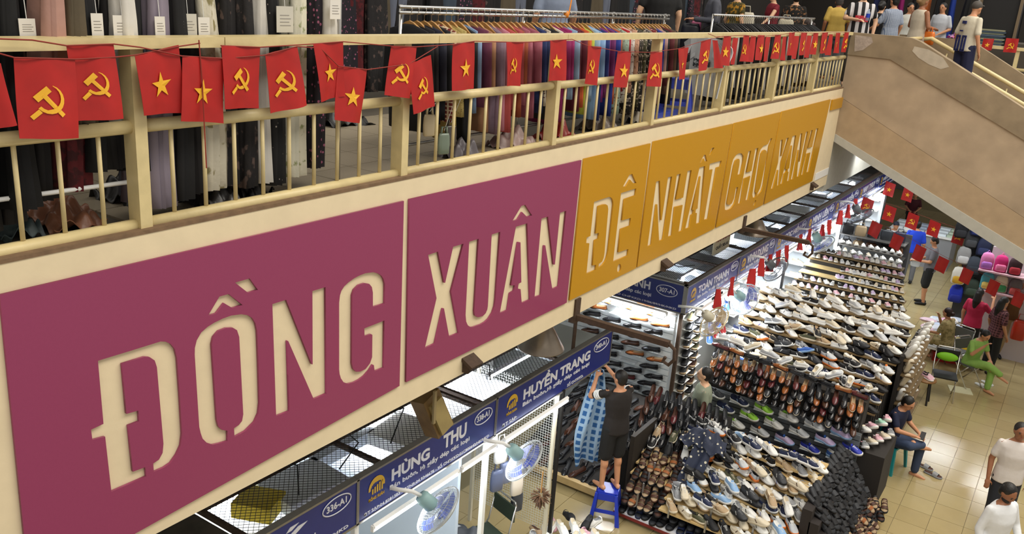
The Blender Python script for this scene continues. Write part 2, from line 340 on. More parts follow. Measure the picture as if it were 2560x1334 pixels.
MB().prism([(.02, .9), (.3, .89), (.34, .8), (.2, .66), (.06, .62)], 1, 13.996, 14.01).obj('plaster_patch', mat('#b3a294', .85, noise=.3, nscale=14, bump=.4), ST)['label'] = 'scraped plaster patch at the corner'
HR = thing('handrail', 'pair of cream pipe handrails running down the stair', 'handrail', (.7, 15.4, .9))
for (y, x0, dz) in ((15.35, .72, 0), (15.75, .98, .03)):
    MB().tube([(x0 - .12, y, .86 + dz), (x0, y, .885 + dz), (XR, y, .885 + dz + sl * .96 * (XR - x0))], .036, 12).obj('pipe', RAILC, HR, True)
MB().tube([(.62, 15.33, .87), (.8, 15.78, .9)], .034, 10).obj('pipe_end', RAILC, HR, True)
for x in (1.3, 2.4, 3.5): MB().tube([(x, 15.36, .85 + sl * .96 * (x - .72)), (x, 15.5, .62 + sl * .96 * (x - .72)), (x, 15.75, .85 + sl * .96 * (x - .9))], .014, 6).obj('bracket', RAILC, HR, True)
# far balcony with its railing
R2 = thing('railing', 'distant cream railing of the far balcony with two flags', 'railing', (3, 17.7, 0))
MB().bb((1.15, 17.6, .78), (7, 17.75, .84)).obj('coping', RAILC, R2)
MB().tube([(1.2, 17.68, .42), (7, 17.68, .42)], .03, 8).obj('rail', RAILC, R2, True)
for k in range(6): MB().bb((1.2 + 1.05 * k, 17.63, -.06), (1.27 + 1.05 * k, 17.72, .78)).obj('post', RAILC, R2)
for k in range(28): MB().tube([(1.3 + .2 * k, 17.68, -.06), (1.3 + .2 * k, 17.68, .42)], .011, 5).obj('baluster', RAILC, R2, True)

# ---------------------------------------------------------------- flags and their strings
def emblem_star(n=5):
    pts = []
    for k in range(10):
        r = .30 if k % 2 == 0 else .115; t = PI / 2 + k * PI / 5; pts.append((.5 + r * math.cos(t), r * math.sin(t)))
    return [(pts, True)]
def emblem_hs():
    out = []
    c = (.50, .05); a0, a1 = math.radians(75), math.radians(-140); n = 12
    for k in range(n):       # sickle blade: tapering arc
        q = []
        for kk in (k, k + 1):
            t = kk / n; an = a0 + (a1 - a0) * t; th = .01 + .075 * math.sin(min(1, t * 1.6) * PI / 2)
            for r in (.27, .27 - th * (1 if t < .8 else .75)): q.append((c[0] + r * math.cos(an), c[1] + r * math.sin(an)))
        out.append(([q[0], q[2], q[3], q[1]], False))
    out.append(([(.30, -.20), (.36, -.14), (.22, -.27), (.16, -.33)][::1], False))
    def bar(p, q, w):
        d = Vector((q[0] - p[0], q[1] - p[1])); d.normalize(); nn = Vector((-d.y, d.x)) * w / 2
        return ([(p[0] + nn.x, p[1] + nn.y), (p[0] - nn.x, p[1] - nn.y), (q[0] - nn.x, q[1] - nn.y), (q[0] + nn.x, q[1] + nn.y)], False)
    out.append(bar((.33, -.17), (.17, -.31), .085)); out.append(bar((.40, .13), (.74, -.25), .085)); out.append(bar((.26, .04), (.50, .25), .13))
    return out
EMB = {'s': emblem_star(), 'h': emblem_hs()}
def flag(corners, emb, label, group, nrm=(1, 0, 0), amp=.012, back=False):
    tl, tr, br, bl = [Vector(c) for c in corners]; ph = rnd.uniform(0, 6); nv = Vector(nrm); kx = rnd.uniform(2.2, 3.6)
    asp = ((bl - tl).length + (br - tr).length) / ((tr - tl).length + (br - bl).length)
    def sf(a, t):
        p = (tl * (1 - a) + tr * a) * (1 - t) + (bl * (1 - a) + br * a) * t
        return p + nv * amp * (math.sin(ph + a * kx * 1.4 + t * 2) * (.35 + t) + .5 * math.sin(a * 7 + ph))
    root = MB().sheet(sf, 6, 6, .0016, nv).obj('flag', REDF, None, True, loc=(tl + tr) / 2)
    tag(root, label, 'flag', group)
    if emb:
        m = MB()
        for pts, fan in EMB[emb]:
            pts = [(.5 + (a - .5) * .88, v * .88 - .05) for a, v in pts]
            P = [sf(min(1, max(0, a)), min(1, max(0, .5 - v / asp))) + nv * (.0065 if not back else -.0065) for a, v in pts]
            if fan:
                cc = sf(.5, .5 + .05 / asp) + nv * (.0065 if not back else -.0065)
                m.add([cc] + P, [(0, i + 1, (i + 1) % len(P) + 1) for i in range(len(P))])
            else: m.add(P, [tuple(range(len(P)))])
        m.obj('emblem', GOLD if not back else mat('#8c1512', .5), root)['label'] = 'yellow star' if emb == 's' else 'yellow hammer and sickle'
    return root
NEAR = [('x',[(-75,150),(2,158),(38,312),(-25,330)],'plain red bunting flag cut by the left picture edge'),
 ('h',[(36,143),(188,148),(197,345),(52,347)],'large red flag with hammer and sickle, leftmost whole one on the railing'),
 ('h',[(166,114),(284,110),(308,296),(197,303)],'red hammer and sickle flag tied to the top rail left of the first post'),
 ('s',[(336,140),(446,112),(468,282),(356,288)],'red star flag just right of the first railing post'),
 ('s',[(455,140),(560,146),(558,308),(448,302)],'red star flag with a cord running down across its star'),
 ('h',[(552,114),(649,118),(648,271),(558,272)],'upright red hammer and sickle flag under the rail, above the plum ĐỒNG panel'),
 ('h',[(661,136),(742,116),(766,263),(680,284)],'tilted red hammer and sickle flag hanging beyond the star pair'),
 ('s',[(781,110),(857,104),(862,240),(800,255)],'red star flag partly hidden behind a lower star flag'),
 ('s',[(846,165),(918,174),(905,309),(840,300)],'red star flag hanging lowest below the middle pipe rail'),
 ('h',[(979,115),(1042,117),(1025,246),(965,238)],'red hammer and sickle flag half covered by another at the second post'),
 ('h',[(1022,160),(1076,137),(1091,266),(1030,285)],'red hammer and sickle flag hanging low just past the second post'),
 ('s',[(1135,111),(1186,103),(1189,222),(1128,227)],'red star flag in front of the black dresses past the second post'),
 ('h',[(1264,105),(1308,106),(1300,215),(1265,215)],'red hammer and sickle flag in front of the pink shirts'),
 ('s',[(1373,102),(1415,98),(1411,200),(1373,203)],'red star flag at the third railing post'),
 ('h',[(1468,114),(1503,117),(1488,213),(1460,209)],'red hammer and sickle flag before the maroon shirts'),
 ('s',[(1546,128),(1578,130),(1569,218),(1536,218)],'red star flag hanging low before the patterned shirts'),
 ('h',[(1627,130),(1657,130),(1650,216),(1619,216)],'red hammer and sickle flag covering the fourth post'),
 ('s',[(1695,122),(1721,118),(1712,198),(1695,200)],'narrow red star flag above the blue stool'),
 ('h',[(1755,103),(1778,97),(1770,172),(1748,178)],'red hammer and sickle flag in front of the white shirts'),
 ('x',[(1779,100),(1793,101),(1804,170),(1786,171)],'red flag turned backwards beside the white shirts'),
 ('s',[(1809,91),(1828,91),(1821,164),(1799,163)],'red star flag at the fifth railing post')]
far = [('x',1835,1846,95),('h',1857,1873,89),('x',1877,1890,91),('s',1897,1912,88),('x',1915,1926,92),('h',1937,1952,87),('x',1956,1966,92),('s',1973,1987,81),('x',1988,1999,90),('h',2005,2018,82),('x',2020,2030,89),('s',2035,2046,82),('h',2058,2071,81),('x',2073,2082,86),('s',2090,2101,82),('h',2113,2123,81)]
for k, (e, a, c, v) in enumerate(far):
    h = 66 - (a - 1835) * .06
    kind = {'x': 'plain back of a', 's': 'star on a', 'h': 'hammer and sickle on a'}[e]
    NEAR.append((e, [(a, v), (c, v), (c - 6, v + h), (a - 9, v + h)], '%s small red flag, %s in the crowded run towards the stair' % (kind, ordn(k))))
for e, cs, lab in NEAR:
    flag([PX(u, v, x=.03 if e != 'x' else .022) for u, v in cs], None if e == 'x' else e, lab, 'flags on the balcony railing')
flag([PX(u, v, y=17.55) for u, v in [(2459,96),(2486,97),(2478,126),(2451,126)]], 's', 'red star flag on the distant balcony railing', 'flags on the far railing', (0, -1, 0))
flag([PX(u, v, y=17.55) for u, v in [(2516,95),(2548,97),(2540,132),(2507,130)]], 'h', 'red hammer and sickle flag on the distant balcony railing', 'flags on the far railing', (0, -1, 0))
def string(pts, lab, r=.0035):
    tag(MB().tube(pts, r, 5).obj('bunting_string', STRING), lab, 'string', 'bunting strings')
string([PX(u, v, x=.034) for u, v in [(-60, 120),(0,134),(36,144),(188,148),(285,143),(336,138),(446,116),(500,108)]], 'thin red cord carrying the leftmost low flags')
string([PX(u, v, x=.036) for u, v in [(-30,96),(80,100),(166,114),(284,110),(350,118),(455,140),(560,146),(660,138),(742,116),(800,120),(846,165),(918,174),(1022,160),(1094,116)]], 'red cord dipping across the first two railing bays')
string([PX(u, v, x=.034) for u, v in [(552,114),(649,118),(781,110),(857,104),(979,115),(1042,117),(1135,111),(1186,103),(1264,105),(1308,106),(1373,102),(1430,98),(1468,114),(1546,128),(1620,131),(1695,122),(1755,103),(1800,92)]], 'long red cord along the middle of the railing')
string([PX(u, v, x=.034) for u, v in [(1770,84),(1790,92),(1860,88),(1900,91),(1950,87),(1990,80),(2040,83),(2080,80),(2125,80)]], 'red cord of the crowded flags near the stair')
string([PX(u, v, x=.04) for u, v in [(497,100),(505,200),(510,300),(516,420)]], 'loose red cord hanging down from the top rail')
# ---------------------------------------------------------------- ground floor
FL = struct(MB().bb((-7, -3, G - .15), (10, 36, G - .012)).obj('floor', mat('#7f7350', .45)))
TS = .42
TILES = [mat('#aa996e', .16, noise=.05, nscale=5, spec=.5), mat('#a7966b', .16, noise=.05, nscale=6, spec=.6), mat('#ad9d72', .16, noise=.05, nscale=4, spec=.6)]
tms = [MB().bb((0, 0, -.014), (TS - .006, TS - .006, 0)).mesh('tile', m) for m in TILES]
nt_ = 0; rest = MB()
for j in range(-2, 66):
    for i in range(-12, 16):
        x = -.55 + i * TS - .03; y = 4.02 + j * TS
        vis = (x > 1.9 and y > 7.5 and x < 5.2 and y < 17.5) or (-2 < x < 1 and 5 < y < 7.6) or (.4 < x < 3.2 and 16 < y < 24)
        if vis and nt_ < 300: inst('tile', tms[rnd.randrange(3)], FL, (x, y, G)); nt_ += 1
        elif -2.6 < x < 5.6: rest.bb((x, y, G - .014), (x + TS - .006, y + TS - .006, G))
rt = rest.obj('tiles_beyond', TILES[0], FL); rt['kind'] = 'stuff'
struct(MB().bb((-4.2, -3, G), (-4.0, 36, -.42)).obj('wall_left', mat('#c9cdd0', .7)))
struct(MB().bb((-4.2, 35, G), (10, 35.2, -.4)).obj('wall_end', mat('#6b6a68', .8)))
struct(MB().bb((-4.0, 4.12, G), (-.9, 4.17, -3.3)).obj('wall_partition', mat('#aebccb', .4)))
struct(MB().bb((-4.0, 9.36, G), (-.72, 9.42, -2.75)).obj('wall_slat', mat('#dfe6ea', .4)))
struct(MB().bb((-2.65, 9.42, G), (-2.6, 25, -2.9)).obj('wall_stall', mat('#d8dde0', .5)))
struct(MB().bb((-2.65, -1, G), (-2.6, 7.2, -2.9)).obj('wall_stall', mat('#d8dde0', .5)))
# slats of the white shoe wall
sm_ = MB().bb((-3.2, 9.335, 0), (-.75, 9.36, .085)).mesh('slat', mat('#e8eef0', .35))
SW = [o for o in bpy.data.objects if o.name == 'wall_slat'][0]
for k in range(22): inst('slat', sm_, SW, (0, 0, G + .3 + .1 * k))

# stall signs ------------------------------------------------------
def stall_sign(lab, y0, y1, title, num, l2='Bán buôn, lẻ giầy dép các loại', l3='', tsplit=None, dz=0, small=False, extra=None, logo=True):
    zt_, zb_ = -2.722 + dz, -3.165 + dz; wd = y1 - y0
    t = thing('stall_sign', lab, 'sign', (-.6, (y0 + y1) / 2, zb_), group='blue stall name boards')
    bd = MB().bb((-.63, y0 + .012, zb_ + .012), (-.58, y1 - .012, zt_ - .012)).obj('board', BLUES, t)
    f = MB(); f.bb((-.64, y0, zt_ - .014), (-.572, y1, zt_ + .006)); f.bb((-.64, y0, zb_ - .006), (-.572, y1, zb_ + .014)); f.bb((-.64, y0, zb_), (-.572, y0 + .014, zt_)); f.bb((-.64, y1 - .014, zb_), (-.572, y1, zt_)); f.obj('frame', ALU, t)
    O = (-.58, y0, zb_); U = (0, 1, 0); V = (0, 0, 1); H = zt_ - zb_
    wm = mat('#dcdde4', .4)
    for (a, c, s) in (tsplit or [(.2, .78, title)]):
        n_acc = any(ch in s for ch in 'ỀỄÊÂẬỒỘ'); text('stall_name', s, bd, O, U, V, (a * wd, c * wd, .50 * H, (.93 if n_acc else .84) * H), wm, .035)
    text('lettering', l2, bd, O, U, V, (.2 * wd, .78 * wd, .29 * H, .46 * H), wm, .018)
    for (a, c, s) in (extra or ([(.04, .95, l3)] if l3 else [])): text('lettering', s, bd, O, U, V, (a * wd, c * wd, .07 * H, .19 * H), wm, .014)
    text('number', num, bd, O, U, V, (.835 * wd, .94 * wd, .66 * H, .80 * H), wm, .02)
    ov = [(-.575, y0 + (.888 + .074 * math.cos(a)) * wd, zb_ + (.73 + .17 * math.sin(a)) * H) for a in [k * PI / 14 for k in range(28)]]
    MB().tube(ov, .006, 4, closed=True).obj('number_oval', wm, bd)
    if logo:
        ym = mat('#d4aa2a', .4); cy, cz, r = y0 + .115 * wd, zb_ + .60 * H, .105
        m = MB(); n = 10
        for k in range(n):
            a0, a1 = -.15 + (PI + .3) * k / n, -.15 + (PI + .3) * (k + 1) / n
            m.add([(-.576, cy + q * math.cos(a), cz + q * math.sin(a)) for a, q in ((a0, r), (a1, r), (a1, r * (.45 + .3 * abs(k - 4.5) / 4.5)), (a0, r * (.45 + .3 * abs(k - 4.5) / 4.5)))], [(0, 1, 2, 3)])
        for k in range(5): h = .05 + .012 * k; m.bb((-.578, cy - .06 + .03 * k, cz - .055), (-.576, cy - .042 + .03 * k, cz - .055 + h))
        lg = m.obj('logo', ym, t)
        text('logo_name', 'ĐỒNG XUÂN', lg, O, U, V, (cy - y0 - .1, cy - y0 + .1, .34 * H, .44 * H), ym, .015)
    return t
stall_sign('blue stall board numbered 336-A1 at the bottom edge', .05, 2.235, 'LÝ', '336-A1', tsplit=[(.5, .74, 'LÝ')], l3='ĐT SẠP:04.8281584 - SỐ CNĐKKD:01C800645/HK/HKD')
stall_sign('blue stall board reading HÙNG THU 338-A1', 2.237, 4.277, '', '338-A1', tsplit=[(.21, .47, 'HÙNG'), (.57, .75, 'THU')], l3='ĐT SẠP:04.8281583 - ĐTNR:04.9346675 - SỐ CNĐKKD:01C800642/HK/HKD')
stall_sign('blue stall board reading HUYỀN TRANG 340-A1', 4.285, 6.835, 'HUYỀN TRANG', '340-A1', l2='Bán buôn,lẻ giầy dép các loại', extra=[(.05, .16, 'ĐT SẠP:'), (.58, .73, 'SỐ CNĐKKD.')])
row = [('TOÀN THANH', '307-A1', 9.23, 11.46), ('VINH DUNG', '305-A1', 11.46, 13.40), ('NGỌC HIỀN', '303-A1', 13.40, 15.44), ('MINH LIÊN', '301-A1', 15.44, 17.6), ('THU HUYỀN', '299-A1', 17.6, 19.9), ('NAM THUY', '297-A1', 19.9, 22.2), ('HIẾU THẢO', '295-A1', 22.2, 24.8)]
for i, (nm, num, a, c) in enumerate(row):
    stall_sign('blue stall board reading %s in the receding row' % nm, a, c, nm, num, l3='ĐT SẠP:04.9260078 - SỐ CNĐKKD:01C800%d/HK/HKD' % (307 - i), dz=-.03 - .006 * (a - 9))
# side board of the corner stall, facing the cross aisle
t = thing('stall_sign', 'blue side board of the corner stall ending in ANH 307-A1', 'sign', (-1.6, 9.23, -3.19), group='blue stall name boards')
MB().bb((-2.6, 9.235, -3.19), (-.62, 9.28, -2.745)).obj('board', BLUES, t)
MB().bb((-2.6, 9.225, -2.755), (-.6, 9.29, -2.735)).bb((-2.6, 9.225, -3.2), (-.6, 9.29, -3.18)).bb((-.64, 9.225, -3.2), (-.6, 9.29, -2.735)).obj('frame', ALU, t)
O = (-2.6, 9.235, -3.19); U = (1, 0, 0); V = (0, 0, 1); wm = mat('#dcdde4', .4)
text('stall_name', 'TOÀN THANH', t, O, U, V, (.35, 1.42, .24, .40), wm, .03); text('lettering', 'Bán buôn, lẻ giầy dép các loại', t, O, U, V, (.35, 1.45, .12, .21), wm, .018)
text('lettering', 'ĐT SẠP:04.624222 - SỐ CNĐKKD:19/06/89/HK/HKD', t, O, U, V, (.2, 1.88, .025, .08), wm, .014); text('number', '307-A1', t, O, U, V, (1.57, 1.82, .26, .33), wm, .02)
MB().tube([(-2.6 + 1.695 + .17 * math.cos(a), 9.232, -3.19 + .295 + .085 * math.sin(a)) for a in [k * PI / 14 for k in range(28)]], .006, 4, closed=True).obj('number_oval', wm, t)
t = thing('notice_board', 'small cream notice board standing above the VINH DUNG board', 'sign', (-.9, 11.35, -2.75))
MB().bb((-.92, 11.0, -2.72), (-.9, 11.75, -2.36)).obj('board', mat('#c9c0a0', .6), t)
text('lettering', 'VINH DUNG', t, (-.9, 11.0, -2.72), (0, 1, 0), (0, 0, 1), (.06, .7, .2, .3), mat('#8a3028', .6), .02)
text('lettering', 'QUẦY 305-A1', t, (-.9, 11.0, -2.72), (0, 1, 0), (0, 0, 1), (.1, .66, .06, .16), mat('#3a3a38', .6), .02)

# wire mesh roofs over the stalls -----------------------------------
def mesh_roof(lab, y0, y1, x0=-2.6, x1=-.66, z=-2.78, st=.055):
    t = thing('stall_roof', lab, 'roof', ((x0 + x1) / 2, (y0 + y1) / 2, z), group='wire mesh stall roofs')
    m = MB(); d = x1 - x0; n = int((y1 - y0 + d) / st)
    for k in range(n):
        for s in (1, -1):
            c = y0 - d + k * st if s > 0 else y0 + k * st
            p, q = (x0, c), (x1, c + s * d)
            a, e = 0, 1
            ya, yb = p[1], q[1]
            if ya == yb: continue
            ts = sorted([(y0 - ya) / (yb - ya), (y1 - ya) / (yb - ya)]); a, e = max(0, ts[0]), min(1, ts[1])
            if e - a < .01: continue
            A = (p[0] + (q[0] - p[0]) * a, ya + (yb - ya) * a, z); B = (p[0] + (q[0] - p[0]) * e, ya + (yb - ya) * e, z)
            m.tube([A, B], .0028, 3, cap=False)
    w_ = m.obj('wire_mesh', BLACKM, t); w_['kind'] = 'stuff'
    for x in (x0, (x0 + x1) / 2 + .35, x1): MB().bb((x - .02, y0, z - .03), (x + .02, y1, z + .02)).obj('beam', RUST, t)
    for y in np.linspace(y0, y1, max(2, int((y1 - y0) / 1.05) + 1)): MB().bb((x0, y - .02, z - .04), (x1, y + .02, z)).obj('beam', RUST, t)
mesh_roof('black wire mesh roof over the HÙNG THU stall', 1.2, 4.1)
mesh_roof('black wire mesh roof over the HUYỀN TRANG stall', 4.2, 5.7)
mesh_roof('black wire mesh roof over the corner stall', 9.45, 13.4)
mesh_roof('black wire mesh roof of the far stalls in the receding row', 13.5, 24, st=.08)
tag(MB().bb((-2.6, 5.72, -2.86), (-.68, 6.8, -2.84)).obj('ceiling_board', mat('#c9d2d4', .5)), 'pale grey board roof panel behind the HUYỀN TRANG board', 'board')
tag(MB().bb((-2.6, -.5, -2.84), (-.68, 1.15, -2.80)).obj('ceiling_board', mat('#4b463c', .9, noise=.3, nscale=8)), 'dusty dark board lying over the 336-A1 stall', 'board')
# pale goods and panels lying under the mesh
for i, (y, x, w_, h_) in enumerate([(2.2, -1.2, .5, .4), (2.9, -1.7, .7, .5), (3.5, -1.1, .6, .35), (10.0, -1.5, .8, .5), (11.3, -1.2, .7, .6), (12.4, -1.7, .8, .5), (14.2, -1.2, .7, .6), (15.5, -1.4, .8, .5), (16.8, -1.3, .7, .5), (18.4, -1.4, .8, .6), (20.2, -1.3, .8, .6), (21.8, -1.4, .8, .5)]):
    o = MB().box((x, y, -3.02), (w_, h_ * 1.6, .12), Matrix.Rotation(rnd.uniform(-.2, .2), 3, 'Z')).obj('storage_bag', [mat('#dfe5e8', .35), mat('#c8d0d8', .3), mat('#efefe8', .4)][i % 3], None, loc=(x, y, -3.08))
    tag(o, 'pale flat package, %s along the racks under the wire mesh' % ordn(i), 'package', 'packages stored under the mesh')
tag(MB().box((-1.25, 1.75, -3.0), (.35, .3, .14), Matrix.Rotation(.4, 3, 'Z')).obj('storage_bag', mat('#d9c02a', .5)), 'yellow package under the mesh of the HÙNG THU stall', 'package', 'packages stored under the mesh')

# white boards added under the mesh to catch tube light; stall partitions
for i, (a, c) in enumerate([(1.2, 4.1), (4.2, 5.6), (9.5, 11.4), (11.5, 13.4), (13.5, 15.4), (15.5, 17.6), (17.7, 19.9), (20, 22.2)]):
    tag(MB().bb((-2.55, a, -3.30), (-.72, c, -3.27)).obj('bounce_board', mat('#e4eaf2', .5)), 'added white bounce board under the wire mesh, %s along the row' % ordn(i), 'board', 'added white bounce boards')
for i, y in enumerate((11.46, 13.4, 15.44, 17.6, 19.9, 22.2)):
    t = thing('stall_partition', 'pale partition with black edge, %s along the receding stalls' % ordn(i), 'partition', (-1.4, y, G), group='stall partitions')
    MB().bb((-2.6, y - .02, G), (-.36, y + .02, -3.3)).obj('panel', mat('#cfd6dd', .4), t); MB().bb((-.36, y - .025, G), (-.32, y + .025, -3.28)).obj('edge', BLACKM, t)
    for r_ in range(6): MB().bb((-1.6, y - .22, G + .5 + .28 * r_), (-.45, y - .02, G + .515 + .28 * r_)).obj('shelf', WHITE, t)
# tube lights --------------------------------------------------------
def tube_light(lab, p, q, light=18, r=.019):
    p, q = Vector(p), Vector(q); c = (p + q) / 2
    t = thing('tube_light', lab, 'light', c, group='fluorescent tube lights')
    d = (q - p); d.normalize(); off = Vector((0, 0, .035))
    MB().tube([p, q], r, 8).obj('tube', TUBE, t, True)
    MB().tube([p + off, q + off], .024, 4).obj('batten', WHITE, t)
    for e in (p, q): MB().box(e + off * .4, (.03, .03, .06)).obj('end_cap', WHITE, t)
    l = bpy.data.lights.new('tube_glow', 'AREA'); l.shape = 'RECTANGLE'; l.size = .08; l.size_y = (q - p).length; l.energy = light; l.color = (.93, .97, 1)
    o = bpy.data.objects.new('tube_glow', l); COL.objects.link(o); o.parent = t; o.location = (0, 0, -.03)
    o.rotation_euler = Vector((0, 0, -1)).to_track_quat('-Z', 'Y').to_euler()
    if abs(d.x) > .7: o.rotation_euler = (0, 0, PI / 2)
tl = [(.4, 1.8), (2.35, 3.55), (3.62, 4.2), (4.35, 5.65), (9.5, 10.3), (10.42, 11.35), (11.6, 12.6), (12.8, 13.7), (13.9, 14.9), (15.2, 16.2), (16.6, 17.6), (18, 19.1), (19.6, 20.7), (21.3, 22.6)]
for i, (a, c) in enumerate(tl): tube_light('white fluorescent tube under the blue boards, %s from the near end' % ordn(i), (-.5, a, -3.24), (-.5, c, -3.24), 8 if c < 7 else 17)
tl2 = [((-1.9, 9.2, -3.26), (-.85, 9.2, -3.26), 'bright fluorescent tube above the white loafer wall', 46), ((-1.1, 10.2, -2.98), (-1.1, 11.2, -2.98), 'fluorescent tube inside the corner stall under the mesh', 14), ((-1.2, 5.0, -2.95), (-1.2, 6.0, -2.95), 'fluorescent tube behind the HUYỀN TRANG board', 10), ((-1.5, 3.2, -2.95), (-1.5, 4.0, -2.95), 'fluorescent tube under the mesh behind the HÙNG THU board', 14), ((-1.3, 1.7, -3.4), (-1.3, 2.9, -3.4), 'fluorescent tube deep inside the HÙNG THU stall', 14),
 ((-1.1, 14.5, -2.98), (-1.1, 15.7, -2.98), 'fluorescent tube inside the NGỌC HIỀN stall', 14), ((-1.1, 18.2, -2.98), (-1.1, 19.4, -2.98), 'fluorescent tube inside the THU HUYỀN stall', 14), ((-1.1, 21, -2.98), (-1.1, 22.2, -2.98), 'fluorescent tube inside the far NAM THUY stall', 14)]
for k, (a, c) in enumerate([(1.5, 2.7), (2.9, 4.0), (4.4, 5.5), (9.8, 11), (11.9, 13.1), (13.9, 15.1), (16, 17.2), (18.2, 19.4), (20.4, 21.6)]): tl2.append(((-1.9, a, -2.92), (-1.9, c, -2.92), 'inner fluorescent tube at the back of the stalls, %s along the row' % ordn(k), 20))
for k, (x, y) in enumerate([(.2, 16.4), (1.4, 16.6), (2.6, 17.6), (.4, 19.8), (1.8, 21.6), (3.2, 20.4)]): tl2.append(((x, y, -.95), (x + 1.0, y, -.95), 'added unseen tube light over the far stalls, %s of the group' % ordn(k), 24))  # fill tubes added out of sight behind the stair to brighten the far stalls
for p, q, lab, e in tl2: tube_light(lab, p, q, e)

# bell lamps, flood lamp, brackets ------------------------------------
def bell(lab, c, r=.22):
    t = thing('bell_lamp', lab, 'lamp', c, group='metal bell lamps under the balcony')
    m = mat('#8a7f72', .32, .7, noise=.15, nscale=12)
    prof = [(.055, .34), (.06, .22), (.1, .2), (.14, .14), (.19, .05), (r, -.04), (r, -.05), (r - .012, -.045), (.17, .05), (.1, .18), (.02, .19)]
    MB().lathe([(a, z) for a, z in prof[2:]], 24, c).obj('shade', m, t, True)
    MB().lathe([(.01, .36), (.062, .36), (.068, .3), (.062, .2), (.05, .19)], 16, c).obj('neck', CHROME, t, True)
    MB().tube([Vector(c) + Vector((0, 0, .35)), Vector(c) + Vector((0, 0, .75))], .012, 6).obj('stem', STEEL, t)
    MB().lathe([(.001, -.02), (.04, 0), (.05, .06), (.03, .14)], 12, c).obj('bulb', mat('#f4e2b8', .3, emit=.6), t, True)
p = PX(1353, 858, x=-.4); bell('aluminium bell lamp above the HUYỀN TRANG board', p, .245)
p = PX(1885, 575, x=-.4); bell('distant aluminium bell lamp above the VINH DUNG board', p, .28)
t = thing('flood_lamp', 'brown metal floodlight housing under the XUÂN panel', 'lamp', (-.25, 2.85, -2.2))
c = PX(1080, 1030, x=-.22)
Rm = Matrix.Rotation(math.radians(20), 3, 'X') @ Matrix.Rotation(math.radians(-12), 3, 'Y')
MB().box(c, (.16, .21, .38), Rm).obj('housing', mat('#7a6038', .5, .3, noise=.3, nscale=9), t)
MB().box(c + Rm @ Vector((.095, .0, -.02)), (.03, .15, .3), Rm).obj('cover', mat('#9c8a5a', .45, .3, noise=.2, nscale=9), t)
MB().box(c + Vector((.1, -.1, .12)), (.02, .03, .3)).obj('arm', mat('#8a7a55', .5), t)
for i, (y, xe, lab) in enumerate([(4.72, 1.02, 'rusty steel arm with a scrolled end below the ĐỆ panel'), (9.55, .95, 'rusty steel arm reaching out below the CHỢ panel')]):
    t = thing('bracket_arm', lab, 'bracket', (0, y, -1.79), group='rusty bracket arms')
    MB().bb((-.05, y - .05, -1.85), (.02, y + .05, -1.6)).obj('plate', RUST, t)
    MB().bb((0, y - .03, -1.82), (xe, y + .03, -1.765)).obj('arm', RUST, t)
    if i == 0: MB().tube([PX(1440, 795, x=-.66), PX(1431, 885, x=-.66)], .025, 4).obj('hanger_bar', RUST, t); MB().tube([(0, y, -1.8), (-.64, 6.8, -2.7)], .022, 4).obj('tie_bar', RUST, t)
    MB().tube([(xe, y, -1.79), (xe + .06, y, -1.83), (xe + .07, y, -1.93), (xe + .02, y, -2.0), (xe - .04, y, -1.98), (xe - .02, y, -1.93)], .018, 6).obj('scroll', RUST, t)
for u, v, lab in [(1180, 903, 'rusty fixing stub on the balcony edge under the XUÂN panel'), (1668, 658, 'rusty fixing stub on the balcony edge under the NHẤT panel'), (2036, 462, 'rusty fixing stub on the balcony edge near the stair')]:
    c = PX(u, v, x=.05); t = thing('fixing_stub', lab, 'bracket', c, group='rusty fixing stubs')
    MB().box(c, (.12, .16, .03), Matrix.Rotation(.5, 3, 'Y')).obj('flange', RUST, t); MB().box(c + Vector((-.02, -.05, -.04)), (.06, .03, .1)).obj('stub', RUST, t)

# wall fans -----------------------------------------------------------
def fan_meshes(cagem, bladem, motorm):
    R = .225
    cage = MB()
    for s, dz in ((1, .05), (-1, -.05)):
        for r_, zz in ((.05, dz), (.11, dz * .96), (.17, dz * .8), (R, dz * .12)):
            cage.tube([(r_ * math.cos(a), r_ * math.sin(a), zz) for a in [k * PI / 14 for k in range(28)]], .0028 if r_ < R else .006, 4, closed=True)
        for k in range(44):
            a = 2 * PI * k / 44; cage.tube([(r_ * math.cos(a), r_ * math.sin(a), zz) for r_, zz in ((.05, dz), (.12, dz * .96), (.18, dz * .75), (R, dz * .12))], .0019, 3, cap=False)
    hub = MB().lathe([(.001, .06), (.03, .062), (.05, .05), (.05, .04)], 14)
    blade = MB()
    for k in range(3):
        a0 = 2 * PI * k / 3
        blade.grid(lambda u, v: (Matrix.Rotation(a0 + (v - .5) * (1.1 + .5 * u), 3, 'Z') @ Vector((.03 + .165 * u, 0, .02 * (v - .5)))), 4, 4)
    motor = MB().lathe([(.001, -.2), (.05, -.2), (.062, -.17), (.064, -.07), (.04, -.05)], 14)
    return [('cage', cage.mesh('cage', cagem)), ('hub_cap', hub.mesh('hub_cap', bladem, True)), ('blades', blade.mesh('blades', bladem, True)), ('motor', motor.mesh('motor', motorm, True))]
FANA = fan_meshes(mat('#c9cfd2', .3, .4), mat('#3a56c8', .3, alpha=.75), mat('#8fb0b0', .5))
FANB = fan_meshes(mat('#d8c9a0', .35, .3), mat('#d8b98a', .4, alpha=.8), mat('#cfc9b4', .5))
FAND = fan_meshes(mat('#6a6c70', .35, .5), mat('#9aa6b8', .4, alpha=.7), mat('#585a5c', .5))
